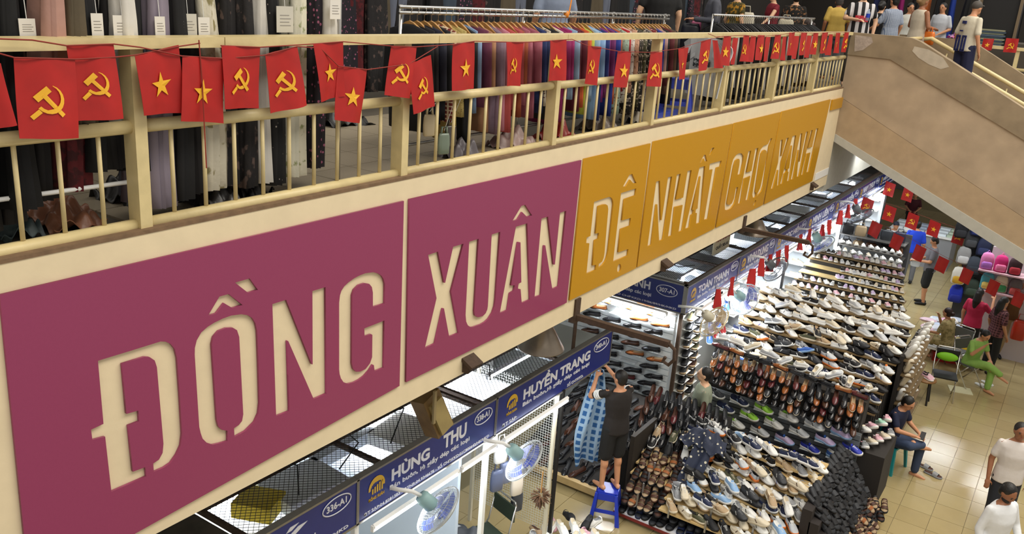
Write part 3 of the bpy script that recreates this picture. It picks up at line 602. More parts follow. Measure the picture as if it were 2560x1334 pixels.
def fan(lab, c, aim, meshes, k=1.0, br=None):
    t = thing('wall_fan', lab, 'fan', c, group='wall fans under the stall boards'); d = Vector(aim); d.normalize()
    q = d.to_track_quat('Z', 'Y').to_euler()
    for nme, me in meshes: inst(nme, me, t, (0, 0, 0), q, (k, k, k))
    c = Vector(c); back = c - d * .2 * k
    pts = br or [back, back + Vector((-.03, -.08, .07)), back + Vector((-.12, -.16, .09)), back + Vector((-.34, -.18, .06))]
    MB().tube(pts, .02, 7).obj('bracket', WHITE, t, True)
def fpos(u, v, x): return PX(u, v, x=x)
AIM = (.62, -.35, -.72)
fan('silver wall fan with blue blades beside the wire grid under HUYỀN TRANG', fpos(1310, 1150, -.25), (.575, .49, -.715), FANA, 1.12)
fan('silver wall fan with blue blades at the bottom edge under HÙNG THU', fpos(1095, 1275, -.25), (.575, .49, -.715), FANA, 1.12)
fan('cream caged wall fan glowing at the corner stall', fpos(1785, 803, -.15), (.57, .6, -.67), FANB, 1.15)
fan('pale wall fan behind the cream one under TOÀN THANH', fpos(1862, 748, -.2), (.45, .81, -.56), FANA, 1.2)
fan('dark wall fan tilted down under VINH DUNG', fpos(1938, 672, -.2), (.57, .6, -.67), FAND, 1.15)
fan('silver wall fan under NGỌC HIỀN', fpos(2050, 610, -.15), (.45, .33, -.88), FANA, 1.3)
fan('far silver wall fan under MINH LIÊN', fpos(2150, 540, -.1), (.5, .2, -.82), FAND, 1.4)
# ---------------------------------------------------------------- shoes: one prototype of each kind
def interp(ts, vs, t):
    for a, c, p, q in zip(ts[:-1], ts[1:], vs[:-1], vs[1:]):
        if t <= c: return p + (q - p) * ((t - a) / (c - a) if c > a else 0)
    return vs[-1]
TS_ = [0, .05, .15, .28, .42, .55, .68, .80, .90, .96, 1.0]
def shoe_shape(L, wv, hv, op, dip, sole, spring=.012, extra=.004, soleh=.03):
    """returns upper, lining, sole builders; toe points to +X"""
    C = [-1, -1.03, -.9, -.62, 0, .62, .9, 1.03, 1]
    up, li, so = MB(), MB(), MB(); rows = []
    for t, wd, h in zip(TS_, wv, hv):
        x = (t - .5) * L; z0 = soleh * (1 if t < .6 else .85) * .8 + (spring * max(0, t - .7) / .3); inside = op[0] < t < op[1]
        zz = [z0, z0 + (h - z0) * .45, z0 + (h - z0) * .82, h, z0 + dip if inside else h + .004]
        if inside: zz[3] = h
        prof = zz + zz[:4][::-1]
        rows.append([(x, c * wd * (1 if i not in (3, 5) or not inside else 1.25), z) for i, (c, z) in enumerate(zip(C, prof))])
    vs = [p for r in rows for p in r]; fu = []; fl = []
    for i in range(len(rows) - 1):
        for k in range(8):
            q = (i * 9 + k, (i + 1) * 9 + k, (i + 1) * 9 + k + 1, i * 9 + k + 1)
            tm = (TS_[i] + TS_[i + 1]) / 2
            (fl if (k in (3, 4) and op[0] - .05 < tm < op[1] + .06) else fu).append(q)
    up.add(vs, fu + [tuple(range(9))[::-1]]); li.add(vs, fl)
    rings = []
    for t, wd in zip(TS_, wv):
        x = (t - .5) * L * 1.03; zb = spring * max(0, t - .75) / .25; wd = wd + extra; zt2 = zb + soleh * (1 if t < .6 else .85)
        rings.append([(x, -wd * .92, zb), (x, wd * .92, zb), (x, wd, zt2 * .6 + zb * .4), (x, wd * .97, zt2), (x, -wd * .97, zt2), (x, -wd, zt2 * .6 + zb * .4)])
    so.loft(rings)
    return up, li, so
def bands(L, spec):
    m = MB()
    for x0, x1, wd, h0, h1 in spec:
        n = 6
        def fn(a, v):
            an = PI * a; x = x0 + (x1 - x0) * v; h = h0 + (h1 - h0) * v
            return Vector((x, -wd * math.cos(an) * (1 + .1 * math.sin(an)), .018 + (h - .018) * math.sin(an) ** .7))
        m.grid(fn, n, 1)
    return m
def laces(L, x0, x1, h0, h1, n, wd=.02):
    m = MB()
    for k in range(n):
        t = k / max(1, n - 1); x = x0 + (x1 - x0) * t; z = h0 + (h1 - h0) * t
        m.add([(x - .004, -wd, z - .006), (x + .005, -wd, z - .006), (x + .006, 0, z + .004), (x - .003, 0, z + .004), (x - .004, wd, z - .006), (x + .005, wd, z - .006)], [(0, 1, 2, 3), (3, 2, 5, 4)])
    return m
M0 = WHITE
def reg(parts): return [(n, b.mesh(n, M0, n not in ('laces',))) for n, b in parts]
W_SN = [.016, .031, .037, .036, .037, .042, .047, .048, .040, .028, .010]; H_SN = [.082, .090, .082, .076, .082, .088, .074, .060, .050, .043, .034]
u, l, s = shoe_shape(.285, W_SN, H_SN, (.03, .5), .012, None, .016, .006, .034)
tong = MB(); tong.grid(lambda a, v: Vector((-.005 + .035 * v * 0 + (v * -.02), (a - .5) * .046, .080 + v * .030 - abs(a - .5) * .008)), 2, 2)
lc = laces(.285, .01, .065, .094, .070, 5, .024)
SNK = reg([('sneaker', u), ('sole', s), ('lining', l), ('tongue', tong), ('laces', lc)])
# side stripes seen from both sides
st = MB()
for sg in (-1, 1):
    for k in range(2):
        x = -.005 + .03 * k; st.add([(x, sg * .0435, .032), (x + .014, sg * .0445, .032), (x - .012, sg * .036, .074), (x - .026, sg * .0355, .074)], [(0, 1, 2, 3) if sg < 0 else (3, 2, 1, 0)])
SNK.append(('stripe', st.mesh('stripe', M0)))
W_LF = [.014, .029, .034, .033, .033, .037, .042, .041, .032, .021, .006]; H_LF = [.062, .066, .058, .052, .050, .054, .058, .048, .038, .032, .022]
u, l, s = shoe_shape(.29, W_LF, H_LF, (.03, .6), .006, None, .008, .003, .016)
hb = MB().add([(-.135, -.028, 0), (-.075, -.034, 0), (-.075, .034, 0), (-.135, .028, 0), (-.135, -.028, .018), (-.075, -.034, .018), (-.075, .034, .018), (-.135, .028, .018)], [(0, 1, 5, 4), (1, 2, 6, 5), (2, 3, 7, 6), (3, 0, 4, 7)])
LOF = reg([('loafer', u), ('sole', s), ('lining', l), ('strap', bands(.29, [(.022, .048, .041, .062, .058)])), ('heel_block', hb)])
def slab(L, wv, h, extra=0):
    m = MB(); rings = []
    for t, wd in zip(TS_, wv):
        x = (t - .5) * L; wd += extra; rings.append([(x, -wd, 0), (x, wd, 0), (x, wd, h), (x, -wd, h)])
    return m.loft(rings)
SAN = reg([('sandal', slab(.275, W_SN, .026, .004)), ('footbed', slab(.262, W_SN, .030, -.003)), ('front_strap', bands(.27, [(.045, .085, .048, .062, .055)])), ('middle_strap', bands(.27, [(-.01, .02, .042, .078, .074)])), ('heel_strap', bands(.27, [(-.11, -.085, .038, .07, .062)]))])
SLI = reg([('slipper', slab(.275, W_SN, .028, .003)), ('footbed', slab(.262, W_SN, .031, -.004)), ('band', bands(.27, [(.0, .075, .048, .075, .058)]))])
u, l, s = shoe_shape(.27, [v * 1.12 for v in W_SN], [.04, .045, .045, .05, .066, .08, .08, .072, .064, .055, .04], (.0, .5), .004, None, .012, .004, .03)
CLG = reg([('clog', u), ('sole', s), ('lining', l), ('heel_strap', bands(.27, [(-.125, -.105, .036, .07, .07)]))])
PRO = {'sneaker': SNK, 'loafer': LOF, 'sandal': SAN, 'slipper': SLI, 'clog': CLG}
COLN = {'white': '#e8e8e4', 'cream': '#d9cdb4', 'black': '#17171a', 'grey': '#8b8d90', 'navy': '#1d2748', 'blue': '#3a66b8', 'sky': '#8fb4dc', 'beige': '#b49a78', 'brown': '#4b2d20', 'tan': '#9a5a2c', 'olive': '#4f5038', 'charcoal': '#34363a', 'mint': '#a9d8c0', 'lime': '#9bd848', 'pink': '#e3b4c0', 'lilac': '#c9b6dc', 'orange': '#df7a34', 'red': '#b02a2c', 'silver': '#c4c8cc', 'teal': '#3f8f94', 'maroon': '#5a2226', 'royal': '#2b38a8'}
def smat(c, gloss=False): return mat(COLN[c], .22 if gloss else .6, noise=.05, nscale=25, spec=.6 if gloss else .4)
def make_shoe(kind, cols, loc, yaw, pitch=0, roll=0, sc=1., label='', group='', name=None):
    meshes = PRO[kind]; E_ = Matrix.Rotation(yaw, 4, 'Z') @ Matrix.Rotation(-pitch, 4, 'Y') @ Matrix.Rotation(roll, 4, 'X')
    eu = E_.to_euler(); gl = kind == 'loafer'
    nm, me = meshes[0]
    r = inst(name or nm, me, None, loc, eu, (sc, sc, sc), [smat(cols[0], gl)]); tag(r, label, 'shoe' if kind in ('sneaker', 'loafer', 'clog') else kind, group)
    for i, (n, m2) in enumerate(meshes[1:]):
        if n == 'stripe' and len(cols) < 6: continue
        q_ = inst(n, m2, last if n == 'laces' else r, mats=[smat(cols[min(i + 1, len(cols) - 1)])])
        if n == 'tongue': last = q_
    return r
def pick(pal):
    return pal[rnd.randrange(len(pal))]
PAL_SN = [('white', 'white', 'cream', 'white', 'white', 'black'), ('black', 'white', 'charcoal', 'black', 'white', 'white'), ('cream', 'cream', 'white', 'cream', 'white', 'brown'), ('white', 'white', 'grey', 'white', 'white', 'navy'), ('grey', 'white', 'charcoal', 'grey', 'silver', 'white'), ('navy', 'white', 'charcoal', 'navy', 'white', 'white'), ('beige', 'cream', 'cream', 'beige', 'cream', 'brown'), ('charcoal', 'black', 'black', 'charcoal', 'grey', 'white'), ('white', 'beige', 'white', 'white', 'white', 'royal'), ('sky', 'white', 'white', 'sky', 'white'), ('olive', 'cream', 'black', 'olive', 'cream'), ('black', 'black', 'charcoal', 'black', 'charcoal', 'white'), ('silver', 'orange', 'charcoal', 'white', 'white', 'black'), ('black', 'cream', 'beige', 'black', 'cream', 'beige')]
PAL_RUN = [('silver', 'white', 'charcoal', 'orange', 'white', 'black'), ('blue', 'sky', 'white', 'navy', 'white'), ('charcoal', 'white', 'black', 'charcoal', 'grey', 'white'), ('white', 'white', 'lime', 'white', 'silver', 'grey'), ('royal', 'white', 'navy', 'royal', 'white', 'sky'), ('teal', 'orange', 'black', 'teal', 'black'), ('lime', 'white', 'silver', 'white', 'charcoal', 'black'), ('lilac', 'sky', 'navy', 'blue', 'white'), ('sky', 'white', 'white', 'teal', 'white'), ('navy', 'white', 'navy', 'navy', 'white', 'sky')]
PAL_LF = [('black', 'charcoal', 'charcoal', 'black', 'black')] * 5 + [('brown', 'black', 'beige', 'brown', 'black'), ('tan', 'black', 'beige', 'tan', 'black'), ('maroon', 'black', 'brown', 'maroon', 'black'), ('brown', 'black', 'tan', 'brown', 'black'), ('charcoal', 'cream', 'black', 'charcoal', 'cream')]
PAL_LFB = [('black', 'charcoal', 'charcoal', 'black', 'black')] * 6 + [('maroon', 'black', 'brown', 'maroon', 'black'), ('brown', 'black', 'brown', 'brown', 'black')]
PAL_SA = [('black', 'beige', 'brown', 'brown', 'brown'), ('brown', 'beige', 'brown', 'black', 'black'), ('black', 'brown', 'black', 'black', 'black'), ('brown', 'beige', 'tan', 'brown', 'brown')]
PAL_SL = [('black', 'charcoal', 'black')] * 5 + [('charcoal', 'black', 'charcoal'), ('white', 'black', 'black'), ('brown', 'black', 'brown'), ('black', 'grey', 'charcoal'), ('navy', 'charcoal', 'navy')]
PAL_KID = [('white', 'white', 'cream', 'white', 'white'), ('white', 'white', 'grey', 'white', 'white', 'silver'), ('black', 'white', 'white', 'black', 'white'), ('lilac', 'white', 'white', 'lilac', 'white'), ('silver', 'white', 'white', 'white', 'white'), ('pink', 'white', 'white', 'pink', 'white'), ('cream', 'white', 'white', 'cream', 'white')]
PAL_WH = [('white', 'white', 'cream', 'white', 'white')] * 3 + [('white', 'white', 'grey', 'white', 'white', 'black'), ('cream', 'white', 'white', 'cream', 'white'), ('silver', 'white', 'white', 'white', 'white')]
PAL_CL = [('cream', 'cream', 'beige', 'cream'), ('pink', 'pink', 'pink', 'pink'), ('beige', 'beige', 'brown', 'beige'), ('black', 'black', 'charcoal', 'black'), ('white', 'white', 'grey', 'white')]
def shoe_row(kind, pal, A, B, n, yaw, where, group, pitch=0, roll=0, sc=1., jy=.15, jp=.05, jz=.0, jpos=.015, name=None, word=None, flip=None):
    A, B = Vector(A), Vector(B)
    for i in range(n):
        p = A.lerp(B, i / max(1, n - 1)) + Vector((rnd.uniform(-jpos, jpos), rnd.uniform(-jpos, jpos), rnd.uniform(0, jz)))
        c = pick(pal); y = yaw + rnd.uniform(-jy, jy) + (PI if flip and rnd.random() < flip else 0)
        wd = word or kind
        make_shoe(kind, c, p, y, pitch + rnd.uniform(-jp, jp), roll + rnd.uniform(-jp, jp), sc, '%s %s, %s from left %s' % (c[0], wd, ordn(i), where), group, name)

# ---------------------------------------------------------------- shoe displays
def Hh(h): return G + h
# D1: stepped display in front
t = thing('display_rack', 'stepped wooden shoe display with a white base shelf in the foreground', 'rack', (1, 7.6, G))
MB().bb((-.32, 6.94, Hh(.09)), (2.0, 7.35, Hh(.13))).obj('base_shelf', mat('#e6e8f0', .4), t)
MB().bb((-.32, 6.93, Hh(.05)), (2.0, 6.96, Hh(.09))).obj('base_trim', mat('#7a2420', .5), t)
for x, y in ((-.26, 7.0), (.8, 7.0), (-.26, 8.4), (1.9, 7.1)):
    MB().tube([(x - .012, y, Hh(.03)), (x + .012, y, Hh(.03))], .03, 10).obj('caster', DARK, t)
TIER = [(6.96 + .15 * k, .38 + .088 * k) for k in range(9)]
MB().prism([(7.36, Hh(.1)), (8.4, Hh(.1)), (8.4, Hh(1.03)), (8.25, Hh(1.03)), (7.05, Hh(.3))], 0, .66, 1.95).obj('carcass', mat('#241f1b', .8), t); MB().prism([(7.36, Hh(.1)), (7.58, Hh(.1)), (7.58, Hh(.66)), (7.05, Hh(.3))], 0, -.28, .66).obj('carcass', mat('#241f1b', .8), t)
for k, (y, h) in enumerate(TIER):
    MB().bb((.66 if k > 4 else -.28 if k > 1 else .3, y - .02, Hh(h - .025)), (2.0, y + .15, Hh(h))).obj('board', PALEW, t)
    for x in (.0, .45, .95, 1.5): 
        if k < 4: MB().bb((x - .012, y - .035, Hh(h - .07)), (x + .012, y - .022, Hh(h + .10))).obj('upright', STEEL, t)
MB().bb((-.36, 7.3, G), (-.30, 8.6, Hh(1.05))).obj('side_panel', mat('#2b241c', .7, noise=.3, nscale=10), t)
gs = 'sneakers on the stepped front display'
for k, (y, h) in enumerate(TIER):
    x0 = .42 if k < 6 else .2
    shoe_row('sneaker', PAL_SN, (x0 + rnd.uniform(0, .1), y + .04, Hh(h)), (1.9, y + .04, Hh(h - .08 * (k > 5))), 9, math.radians(-25), 'on %s tier of the front stepped display' % ordn(k), gs, jy=.5, jp=.12, jz=.05, flip=.15)
for k in (1, 3, 5, 7):
    y, h = TIER[k]
    shoe_row('sneaker', PAL_SN, (.55, y + .02, Hh(h + .10)), (1.8, y + .02, Hh(h + .10)), 6, math.radians(-20), 'lying on top of %s tier of the front display' % ordn(k), gs, jy=.7, jp=.25, jz=.03)
for k in range(2, 7):
    y, h = TIER[k]
    shoe_row('sandal' if k < 5 else 'sneaker', PAL_SA if k < 5 else PAL_SN, (-.2, y + .04, Hh(h)), (.28, y + .04, Hh(h)), 5 if k < 5 else 3, math.radians(-80), 'on the left end of %s tier in the foreground' % ordn(k), 'sandals at the left of the front display' if k < 5 else gs, pitch=-.35, jy=.2)
for k in range(2): shoe_row('sandal', PAL_SA, (-.2, 7.04 + .12 * k, Hh(.30 + .12 * k)), (.26, 7.04 + .12 * k, Hh(.30 + .12 * k)), 5, math.radians(-80), 'in the %s lowest sandal row above the white shelf' % ORD[k], 'sandals at the left of the front display', pitch=-.3, jy=.2)
for r_ in range(3):
    shoe_row('slipper', PAL_SL, (-.22, 7.04 + .1 * r_, Hh(.13 + .075 * r_)), (1.55, 7.04 + .1 * r_, Hh(.13 + .075 * r_)), 16, math.radians(-85), 'in slipper %s row on the white base shelf' % ordn(r_), 'slippers on the white base shelf', jy=.25, jp=.12)
# right-hand corner of the front display: slippers and sandals stepping down to the aisle
t = thing('display_rack', 'low stepped rack of dark slippers and sandals facing the tiled aisle', 'rack', (2.1, 8.2, G))
for m_ in range(6):
    MB().bb((1.98 + .105 * m_, 7.3, G + (.02 if m_ else .02)), (2.10 + .105 * m_, 9.2, Hh(.92 - .15 * m_))).obj('step', mat('#2a2320', .8), t)
MB().bb((2.1, 8.95, Hh(.1)), (2.68, 9.3, Hh(.16))).obj('shelf', PALEW, t); MB().bb((2.2, 9.0, G), (2.6, 9.25, Hh(.1))).obj('plinth', DARK, t)
for m_ in range(6):
    kd = 'slipper' if m_ < 4 else 'sandal'
    shoe_row(kd, PAL_SL[:6] if m_ < 4 else PAL_SA, (2.04 + .105 * m_, 9.1, Hh(.92 - .15 * m_)), (2.04 + .105 * m_, 7.5, Hh(.92 - .15 * m_)), 13, math.radians(-25), 'on %s step of the aisle corner rack' % ordn(m_), 'slippers and sandals on the aisle corner rack', pitch=-.5, jy=.4, jp=.2)
shoe_row('sandal', PAL_SA, (2.15, 9.02, Hh(.17)), (2.62, 9.1, Hh(.17)), 5, math.radians(-70), 'on the low wooden shelf by the aisle', 'sandals on the low shelf by the aisle', pitch=-.1)
shoe_row('sandal', PAL_SA, (2.2, 9.2, Hh(.23)), (2.66, 9.25, Hh(.23)), 5, math.radians(-70), 'in the back row of the low wooden shelf', 'sandals on the low shelf by the aisle', pitch=-.2)
b = thing('shoe_box', 'small white shoe box with red print under the low sandal shelf', 'box', (2.55, 8.85, G)); MB().bb((2.42, 8.86, G), (2.66, 9.0, Hh(.1))).obj('carton', WHITE, b); MB().bb((2.42, 8.855, Hh(.03)), (2.55, 8.861, Hh(.07))).obj('print', mat('#b52a22', .5), b)
# loafer heap at the top left of the front display
t = thing('display_rack', 'dark sloping rack of black loafers in front of the man in sage green', 'rack', (0, 8.1, G))
MB().prism([(7.62, G), (8.45, G), (8.45, Hh(1.22)), (7.62, Hh(.62))], 0, -.62, .62).obj('carcass', mat('#1d1a18', .8), t)
for k in range(5):
    shoe_row('loafer', PAL_LFB, (-.55, 7.70 + .15 * k, Hh(.70 + .125 * k)), (.56, 7.70 + .15 * k, Hh(.70 + .125 * k)), 11, math.radians(-75), 'in %s row of the sloping black loafer rack' % ordn(k), 'loafers on the sloping rack', pitch=-.5, jy=.25, jp=.15, jz=.03)
# D2: running shoe wall with loafers stacked above
SWL = struct(MB().bb((-.1, 9.4, G), (2.15, 9.46, Hh(1.1))).obj('wall_running', mat('#55585a', .5)))
sl2 = MB().bb((-.1, 9.375, 0), (2.15, 9.4, .075)).mesh('slat', mat('#6a6e70', .5))
for k in range(11): inst('slat', sl2, SWL, (0, 0, Hh(.12 + .09 * k)))
clear = mat('#dfe6ea', .15, alpha=.55); shm = MB().bb((-.14, -.09, -.006), (.14, .02, 0)).mesh('shelf', clear)
t = thing('shelf_set', 'small clear shelves holding running shoes on the grey slat wall', 'shelf', (1, 9.3, Hh(.3)))
for r_, h in enumerate((.30, .49, .68, .87, 1.05)):
    xs = [.06 + .37 * c + (.18 if r_ % 2 else 0) for c in range(6)]
    for c, x in enumerate(xs):
        if x > 2.1: continue
        inst('shelf', shm, t, Vector((x, 9.34, Hh(h))) - Vector((1, 9.3, Hh(.3))))
        cc = PAL_RUN[(r_ * 3 + c * 7) % len(PAL_RUN)]
        make_shoe('sneaker', cc, (x, 9.30, Hh(h)), math.radians(-14), -.06, .15, 1.05, '%s running shoe, %s from left in %s row of the grey slat wall' % (cc[0], ordn(c), ordn(r_)), 'running shoes on the slat wall', 'running_shoe')
t = thing('display_rack', 'sloping shelf of brown and black loafers above the running shoes', 'rack', (1, 9.6, Hh(1)))
MB().prism([(9.48, Hh(1.0)), (9.85, Hh(1.0)), (9.85, Hh(1.5)), (9.62, Hh(1.5)), (9.48, Hh(1.15))], 0, -.15, 2.1).obj('carcass', mat('#26211c', .8), t)
MB().bb((-.15, 9.85, G), (-.1, 9.9, Hh(1.0))).bb((2.05, 9.85, G), (2.1, 9.9, Hh(1.0))).obj('leg', STEEL, t)
PAL_TOP = PAL_LF + [('tan', 'black', 'beige', 'tan', 'black'), ('tan', 'cream', 'beige', 'tan', 'cream')]
for k in range(4):
    shoe_row('loafer', PAL_TOP, (-.08, 9.30 + .05 * k, Hh(1.32 + .1 * k)), (2.05, 9.30 + .05 * k, Hh(1.18 + .1 * k)), 20, math.radians(-78), 'in %s row of toes over the running shoes' % ordn(k), 'loafers above the running shoes', pitch=-.3, jy=.15, jp=.12)
shoe_row('loafer', PAL_TOP, (-.05, 9.50, Hh(1.74)), (2.0, 9.52, Hh(1.6)), 10, math.radians(160), 'lying side-on along the top of the loafer shelf', 'loafers above the running shoes', jy=.2, jp=.1)
shoe_row('sneaker', PAL_WH, (-.1, 9.72, Hh(1.76)), (2.05, 9.76, Hh(1.62)), 10, math.radians(60), 'behind the loafers on the top shelf', 'pale sneakers behind the loafers', jy=.8, jp=.3, jz=.06)
# D3: big sneaker racks behind
t = thing('display_rack', 'tall stepped wooden rack crowded with sneakers behind the loafers', 'rack', (1.1, 11, G))
T3 = [(9.98 + .21 * k, 1.24 + .085 * k) for k in range(10)]
for k, (y, h) in enumerate(T3):
    MB().bb((-.28 if k > 1 else .05, y - .09, Hh(h - .025)), (2.2, y + .11, Hh(h))).obj('board', mat('#7d6744', .6, noise=.15), t)
    MB().bb((-.26 if k > 1 else .1, y - .0, G), (2.15, y + .1, Hh(h - .03))).obj('panel', mat('#2a2622', .8), t)
PAL3 = PAL_SN + PAL_RUN[:4] + [PAL_SN[1], PAL_SN[7], PAL_SN[11], PAL_SN[5], PAL_SN[1]]
for k, (y, h) in enumerate(T3):
    shoe_row('sneaker', PAL3 if k < 6 else PAL_WH + PAL_SN[:4], (-.18 if k > 1 else .15, y - .02, Hh(h)), (2.1, y - .02, Hh(h)), 10 if k > 1 else 9, math.radians(-18), 'on %s tier of the tall sneaker rack' % ordn(k), 'sneakers on the tall rack', jy=.4, jp=.1, flip=.2)
    if k in (1, 3, 5, 7, 9): shoe_row('sneaker', PAL_WH if k > 5 else PAL3, (.25, y + .03, Hh(h + .1)), (2.0, y + .03, Hh(h + .1)), 6, math.radians(-30), 'piled upper layer on %s tier of the tall rack' % ordn(k), 'sneakers on the tall rack', pitch=.2, jy=.7, jp=.35)
t = thing('display_rack', 'upright end rack of toe-up sneakers beside the seated man', 'rack', (2.3, 11.2, G))
MB().bb((2.22, 11.0, G), (2.28, 12.5, Hh(1.8))).obj('panel', mat('#241f1c', .8), t)
for r_ in range(6):
    h = .55 + .24 * r_; MB().bb((2.28, 11.0, Hh(h - .02)), (2.46, 12.5, Hh(h))).obj('shelf', mat('#6a5638', .6), t)
    shoe_row('sneaker', PAL_WH + PAL_SN[:6], (2.36, 11.05, Hh(h + .14)), (2.36, 12.4, Hh(h + .14)), 8, math.radians(-50), 'on %s shelf of the aisle end rack' % ordn(r_), 'sneakers on the aisle end rack', pitch=1.0, jy=.4, jp=.15, sc=.95)
shoe_row('sneaker', [('pink', 'white', 'white', 'pink', 'white'), ('mint', 'white', 'white', 'mint', 'white'), ('white', 'white', 'grey', 'cream', 'white'), ('lilac', 'white', 'white', 'lilac', 'white')], (2.16, 9.62, Hh(1.05)), (2.34, 10.2, Hh(1.05)), 4, math.radians(-60), 'in the pastel cluster behind the seated man', 'pastel sneakers by the aisle', pitch=.5, jy=.3)
shoe_row('sneaker', [('pink', 'white', 'white', 'pink', 'white'), ('lilac', 'white', 'white', 'lilac', 'white'), ('cream', 'white', 'grey', 'cream', 'white'), ('grey', 'white', 'pink', 'grey', 'white')], (2.2, 9.5, Hh(.88)), (2.42, 10.15, Hh(.88)), 5, math.radians(-60), 'in the lower pastel row behind the seated man', 'pastel sneakers by the aisle', pitch=.4, jy=.3)
MB().bb((2.08, 9.46, G), (2.5, 10.3, Hh(.84))).obj('display_plinth', mat('#2b2724', .8)); tag(bpy.data.objects['display_plinth'], 'dark plinth under the pastel sneakers by the aisle', 'plinth')
# D4: children's shoes
t = thing('display_rack', 'open wire and plank rack of small children shoes further down the row', 'rack', (1.1, 14, G))
T4 = [(12.6 + .25 * k, 1.2 + .085 * k) for k in range(11)]
for k, (y, h) in enumerate(T4):
    MB().bb((-.28, y - .1, Hh(h - .02)), (2.15 - .07 * k, y + .12, Hh(h))).obj('board', mat('#d0b984' if k in (7, 8) else '#85704c', .6, noise=.1), t)
    MB().bb((-.25, y, G), (2.1 - .07 * k, y + .06, Hh(h - .02))).obj('panel', mat('#4a453d', .8), t)
    shoe_row('sneaker', PAL_KID, (.45 if k in (7, 8) else -.2, y, Hh(h)), (2.08 - .07 * k, y, Hh(h)), 16, math.radians(-70), 'on %s board of the children rack' % ordn(k), 'small shoes on the children rack', pitch=.15, jy=.25, sc=.78, name='child_shoe', word='child shoe')
# D5: white sneakers in plastic further away
t = thing('display_rack', 'wire rack of white sneakers in front of the handbags', 'rack', (.8, 16, G))
for k in range(4):
    y, h = 15.7 + .28 * k, 1.62 + .11 * k
    MB().bb((-.1, y - .1, Hh(h - .02)), (1.35 - .06 * k, y + .12, Hh(h))).obj('shelf', STEEL, t)
    MB().bb((-.05, y + .05, G), (1.3 - .06 * k, y + .08, Hh(h - .02))).obj('panel', mat('#77797a', .6), t)
    shoe_row('sneaker', PAL_WH, (-.05, y, Hh(h)), (1.28 - .06 * k, y, Hh(h)), 9, math.radians(-65), 'on %s shelf of the wire rack by handbags' % ordn(k), 'white shoes before the handbags', pitch=.25, jy=.2, sc=.85, name='child_shoe', word='small shoe')
# white slat wall of loafers
t = thing('shelf_set', 'small clear shelves holding loafers on the white slat wall', 'shelf', (-1.5, 9.25, Hh(1)))
for r_ in range(13):
    h = 2.06 - .145 * r_
    for c in range(4):
        x = -2.12 + .36 * c + (.1 if r_ % 2 else 0)
        inst('shelf', shm, t, Vector((x, 9.28, Hh(h))) - Vector((-1.5, 9.25, Hh(1))))
        if (r_, c) in ((0, 0), (1, 1), (6, 2), (3, 3)): continue
        cc = ('tan', 'black', 'beige', 'tan', 'black') if r_ in (0, 1) or (r_, c) in ((5, 2), (5, 3)) else pick(PAL_LFB)
        make_shoe('loafer', cc, (x, 9.235, Hh(h)), math.radians(193), -.05, -.2, 1, '%s loafer, %s from left in %s row of the white slat wall' % (cc[0], ordn(c), ordn(r_)), 'loafers on the white slat wall')
# dark loafers on the ramp below
t = thing('display_rack', 'low dark shoe ramp with a pale plank edge behind the man on the stool', 'rack', (-1.2, 8, G))
MB().prism([(7.2, Hh(.06)), (9.2, Hh(.06)), (9.2, Hh(.72)), (7.2, Hh(.15))], 0, -2.1, -.66).obj('carcass', mat('#24201d', .8), t)
MB().bb((-2.1, 7.12, Hh(.05)), (-.66, 7.22, Hh(.15))).obj('edge_plank', PALEW, t); MB().bb((-2.0, 7.3, G), (-.8, 9, Hh(.06))).obj('foot', mat('#9a8e70', .7), t)
for k in range(8):
    shoe_row('loafer', PAL_LFB, (-2.0, 7.3 + .23 * k, Hh(.17 + .067 * k)), (-.75, 7.3 + .23 * k, Hh(.17 + .067 * k)), 8, math.radians(-110), 'in %s row of the floor ramp by the stool' % ordn(k), 'loafers on the floor ramp', pitch=-.25, jy=.5, jp=.15)
# casual shoes right of the corner post
t = thing('shelf_set', 'clear shelves of dark casual shoes beside the corner post', 'shelf', (-.68, 9.9, Hh(1)))
MB().bb((-.76, 9.5, G), (-.70, 11.3, Hh(2.2))).obj('back_panel', mat('#c9ccca', .5), t)
for r_ in range(10):
    h = 2.0 - .15 * r_
    for c in range(2):
        y = 9.66 + .36 * c; MB().bb((-.7, y - .14, Hh(h - .006)), (-.56, y + .14, Hh(h))).obj('shelf', WHITE, t)
        cc = pick([('charcoal', 'beige', 'black', 'charcoal', 'cream'), ('black', 'charcoal', 'black', 'black', 'black'), ('olive', 'beige', 'black', 'olive', 'beige'), ('brown', 'beige', 'black', 'brown', 'beige')])
        make_shoe('sneaker', cc, (-.62, y, Hh(h)), math.radians(-80), 0, .1, 1, '%s casual shoe, %s column, %s row right of the corner post' % (cc[0], ORD[c], ordn(r_)), 'casual shoes by the corner post')
for c, y in enumerate((10.5, 10.8, 11.1)):
    for r_ in range(4):
        h = 2.02 - .2 * r_; cc = pick([('red', 'white', 'white', 'red', 'white', 'white'), ('blue', 'white', 'navy', 'blue', 'white'), ('silver', 'white', 'grey', 'white', 'white', 'black'), ('black', 'white', 'black', 'black', 'white')])
        make_shoe('sneaker', cc, (-.58, y, Hh(h)), math.radians(-60), -.5, .1, 1, '%s trainer, %s column, %s row hanging behind the cream fan' % (cc[0], ORD[c], ordn(r_)), 'trainers behind the cream fan')
